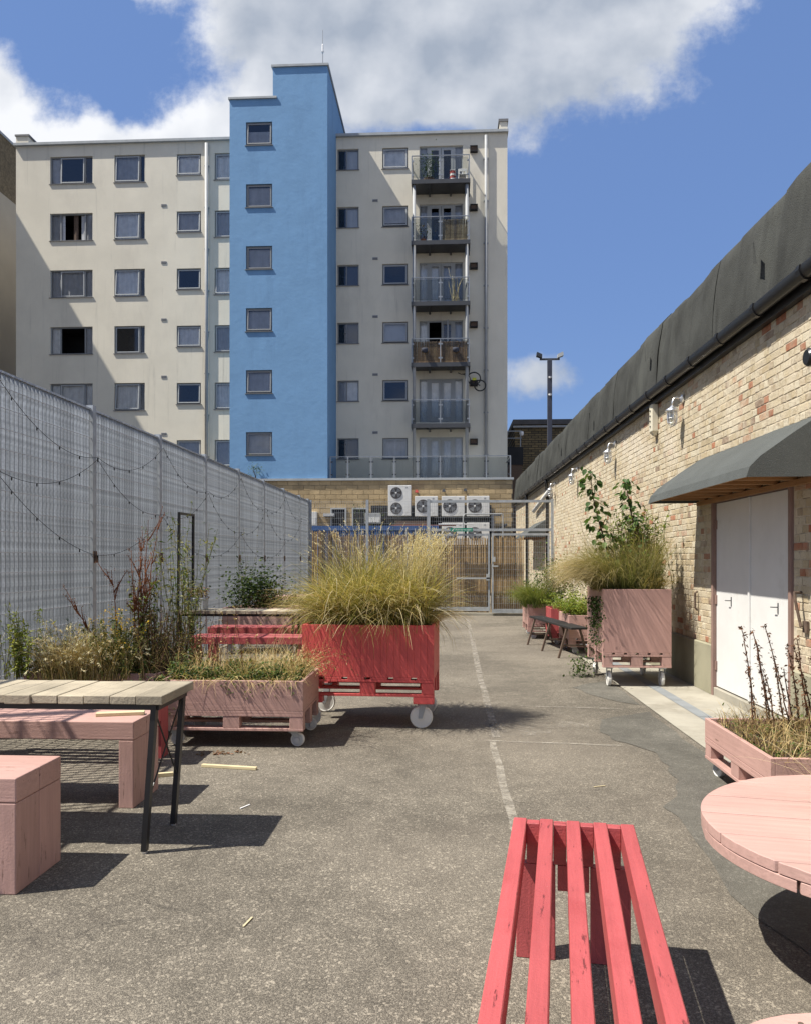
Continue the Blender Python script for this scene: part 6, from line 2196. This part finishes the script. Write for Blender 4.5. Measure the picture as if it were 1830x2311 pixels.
def leafy_stand(name, label, cat, loc, n, L_, spread, seed, leafc, per, lw, ll, lean=.12, stemc=None, grp=None):
    t_ = root(name, label, cat, loc, grp)
    g_ = np.random.default_rng(seed)
    ps_, lf_ = [], []
    for k in range(n):
        pth = wander((g_.normal(0, spread), g_.normal(0, min(spread, .16)), 0), g_.uniform(0, 6.28), abs(g_.normal(0, lean)), L_ * g_.uniform(.55, 1.1), g_, 11, .15, .07)
        ps_.append(pth)
        for q_ in range(per):
            u_ = g_.uniform(.1, 1) * 11
            i = min(int(u_), 10)
            lf_.append(pth[i] + (pth[i + 1] - pth[i]) * (u_ - i) + g_.normal(0, .01, 3))
    sv_ = stems(ps_, .0045, .0018, stemc or OLIVE, g_, 4)
    link('stems', npmesh('stems', *sv_[:2], M['dry'], sv_[2]), t_, kind='stuff')
    link('foliage', leaf_cloud(np.array(lf_), lw, ll, leafc, g_, flat=.7, droop=.15), t_, kind='stuff')
    return t_, ps_


leafy_stand('willow_weed', 'tall pale green willowy weeds rising against the black hoop', 'weeds', (-2.50, 7.62, .42), 26, 1.62, .09, 140, OLIVE + GREEN + [(.26, .26, .10, 3)], 44, .014, .075, .13)
leafy_stand('dark_climber', 'dark leafy climber tangled round the thickest dock', 'climber', (-2.80, 7.4, .52), 24, .95, .10, 141, GREEN + OLIVE, 30, .024, .055, .16, BROWN)
t, ps = leafy_stand('ragwort', 'yellow flowered ragwort low beside the thickest dock', 'wildflower', (-2.93, 6.98, .52), 46, .56, .09, 142, OLIVE + GREEN, 22, .015, .04, .18)
g = np.random.default_rng(143)
fp = np.array([p_[-1] + g.normal(0, .02, 3) for p_ in ps for k in range(6)])
link('flowers', leaf_cloud(fp, .018, .020, [(.66, .42, .02, 3), (.5, .34, .03, 1)], g, flat=.2, droop=0), t, kind='stuff')
leafy_stand('bamboo_weed', 'bright yellow green feathery weed at the left edge by the fence', 'weeds', (-3.78, 6.98, .50), 26, .66, .08, 144, YGREEN + [(.32, .34, .08, 3)], 40, .016, .055, .22)
leafy_stand('brush_weed', 'grey brown twiggy brush right of the ragwort', 'weeds', (-2.58, 7.2, .50), 120, .62, .13, 145, BROWN + OLIVE + [(.2, .17, .12, 3)], 26, .010, .024, .28, BROWN)
leafy_stand('green_brush', 'loose green weed stems along the planter at the foot of the fence', 'weeds', (-3.15, 7.3, .50), 90, .46, .32, 149, GREEN + OLIVE, 26, .02, .045, .25)
t = root('bristle_grass', 'blond bristle grass with drooping heads in front of the fence', 'grass', (-3.22, 6.98, .50))
n = 1500
base = np.stack([g.normal(-.03, .2, n), g.normal(0, .07, n), np.zeros(n)], 1)
V, F, C, Pth = blades(base, g.uniform(0, 6.28, n), g.uniform(0, .4, n), g.uniform(.5, 2.2, n), g.uniform(.2, .56, n), .0052, OLIVE + STRAW, STRAW + PALE, g, 7, .4)
sv = seedheads(Pth[:320], .06, .009, PALE + [(.6, .6, .4, 2)], g, 12)
V, F, C = join((V, F, C), sv)
link('blades', npmesh('blades', V, F, M['dry'], C), t, kind='stuff')
ground_weeds('weed_mat', 'low green and straw weeds in the planter at the foot of the fence', 'weeds', (-3.15, 7.35, .53), .56, .36, 8000, 1200, 146, GREEN + OLIVE + DKGREEN, STRAW + OLIVE, .13, (.12, .38), 40, lsz=(.024, .036))
ground_weeds('verge_weeds', 'ragged green weeds on the ground along the fence behind the planter', 'weeds', (-3.6, 9.0, 0), .36, 1.0, 4200, 900, 147, GREEN + OLIVE, STRAW + OLIVE, .3, (.2, .8))
ground_weeds('verge_weeds', 'sparse weeds on the ground along the far stretch of fence', 'weeds', (-3.6, 19.8, 0), .35, 2.4, 2400, 900, 148, GREEN + OLIVE + BROWN, STRAW + OLIVE, .35, (.3, .9), lsz=(.04, .07))
# ivy mound and brown shrub in the planter behind the benches
t = root('ivy_mound', 'rounded dark green ivy mound in the planter behind the far table', 'ivy', (-3.25, 13.6, .72))
g = np.random.default_rng(150)
p = g.normal(0, 1, (2600, 3)) * np.array([.24, .2, .20]) + np.array([0, 0, .28])
p[:, 2] = np.abs(p[:, 2])
link('foliage', leaf_cloud(p, .045, .06, DKGREEN + GREEN, g), t, kind='stuff')
t = root('sedum', 'low brown flat-headed shrub in front of the ivy mound', 'shrub', (-3.1, 13.35, .72))
p = g.normal(0, 1, (1100, 3)) * np.array([.16, .08, .10]) + np.array([0, 0, .12])
p[:, 2] = np.abs(p[:, 2])
link('foliage', leaf_cloud(p, .02, .035, [(.24, .16, .08, 3), (.17, .12, .06, 2), (.13, .12, .04, 2)], g), t, kind='stuff')
leafy_stand('spindly_shrub', 'thin upright twigs rising above the ivy mound against the fence', 'shrub', (-3.6, 14.3, .0), 9, 2.0, .06, 151, GREEN + OLIVE, 18, .025, .05, .05, BROWN)
ground_weeds('weed_mat', 'reddish green weeds right of the ivy mound', 'weeds', (-2.8, 14.4, .3), .5, .5, 1800, 400, 152, DKGREEN + GREEN + [(.14, .05, .03, 2)], STRAW, .28, (.2, .6), lsz=(.03, .06))
ground_weeds('weed_mat', 'straggly weeds in the low planter at the far end of the fence', 'weeds', (-3.2, 16.4, .56), .55, .36, 1700, 500, 153, GREEN + OLIVE + BROWN, STRAW + OLIVE, .22, (.2, .55), lsz=(.035, .06))
# shrub behind the mesh screen
leafy_stand('thin_shrub', 'thin grey green shrub growing behind the mesh screen above the container', 'shrub', (-2.75, 25.4, 0), 26, 3.2, .22, 154, [(.10, .14, .06, 3), (.16, .20, .09, 2), (.07, .10, .04, 2)], 60, .03, .06, .1, BROWN)
t = root('buddleia_sprig', 'small sprig growing from the top of the stone wall beside the blue tower', 'plant', (-8.6, 35.66, 5.16))
g = np.random.default_rng(156)
sv = stems([wander((0, -.02, 0), g.uniform(3, 6), .2, g.uniform(.4, .9), g, 7, .4, .1) for k in range(5)], .01, .004, BROWN, g, 4)
link('stems', npmesh('stems', *sv[:2], M['dry'], sv[2]), t, kind='stuff')
p = g.normal(0, 1, (70, 3)) * np.array([.18, .08, .2]) + np.array([0, -.12, .4])
link('foliage', leaf_cloud(p, .05, .1, GREEN, g), t, kind='stuff')
# dry grass growing through the drum table's middle
t = root('straw_tuft', 'straw coloured tuft spilling across the large cable drum table', 'grass', (1.82, 3.24, .53))
g = np.random.default_rng(157)
n = 260
base = np.stack([g.normal(0, .07, n), g.normal(0, .07, n), np.full(n, .002)], 1)
V, F, C, Pth = blades(base, g.uniform(0, 6.28, n), g.uniform(.5, 1.25, n), g.uniform(1.5, 1.72, n), g.uniform(.3, .62, n), .003, STRAW, PALE, g, 7, .35)
V[:, 2] = np.maximum(V[:, 2], .004)
link('blades', npmesh('blades', V, F, M['dry'], C), t, kind='stuff')

# ================================================================== odds and ends on the ground
for i, (p0, p1, w, h, lab) in enumerate((((-1.85, 5.98), (-1.42, 5.91), .032, .022, 'pale timber batten lying on the open asphalt'),
                                         ((-2.28, 5.60), (-1.98, 5.72), .03, .028, 'short timber offcut in shade behind the pink bench leg'))):
    t = thing('timber_batten', lab, 'batten', (p0[0], p0[1], 0), math.atan2(p1[1] - p0[1], p1[0] - p0[0]))
    part('strip', MB().box(0, math.hypot(p1[0] - p0[0], p1[1] - p0[1]), -w / 2, w / 2, .001, h), M['stick_wood'], t, bevel=.002)
t = thing('timber_offcut', 'pale timber offcut lying on the pink bench behind the table', 'offcut', (-2.28, 5.12, .541), R(16))
part('strip', MB().box(0, .30, -.03, .03, 0, .022), M['stick_wood'], t, bevel=.002)
lt = random.Random(9)
for k, (x, y, lab) in enumerate(((-.86, 3.42, 'lone straw lying on asphalt right of the table shadow'), (-1.28, 5.02, 'white scrap on the asphalt beside the table'), (1.02, 5.6, 'straw on the asphalt near the dark patch'))):
    t = thing('litter_scrap', lab, 'litter', (x, y, .002), lt.uniform(0, 3))
    part('scrap', MB().box(-.045, .045, -.004, .004, 0, .004), M['stick_wood'] if k != 1 else M['plastic_white'], t)
t = thing('dead_leaves', 'few dead leaves on the asphalt under the low pink planter', 'leaves', (-1.83, 6.38, 0))
g = np.random.default_rng(160)
p = g.normal(0, 1, (40, 3)) * np.array([.10, .05, 0]) + np.array([0, 0, .006])
V, F, C = leaf_cloud(p, .03, .04, BROWN + [(.2, .1, .06, 2)], g, flat=.15, droop=0, raw=True)
V[:, 2] = np.abs(V[:, 2]) + .003
link('leaf_litter', npmesh('leaf_litter', V, F, M['dry'], C), t, kind='stuff')
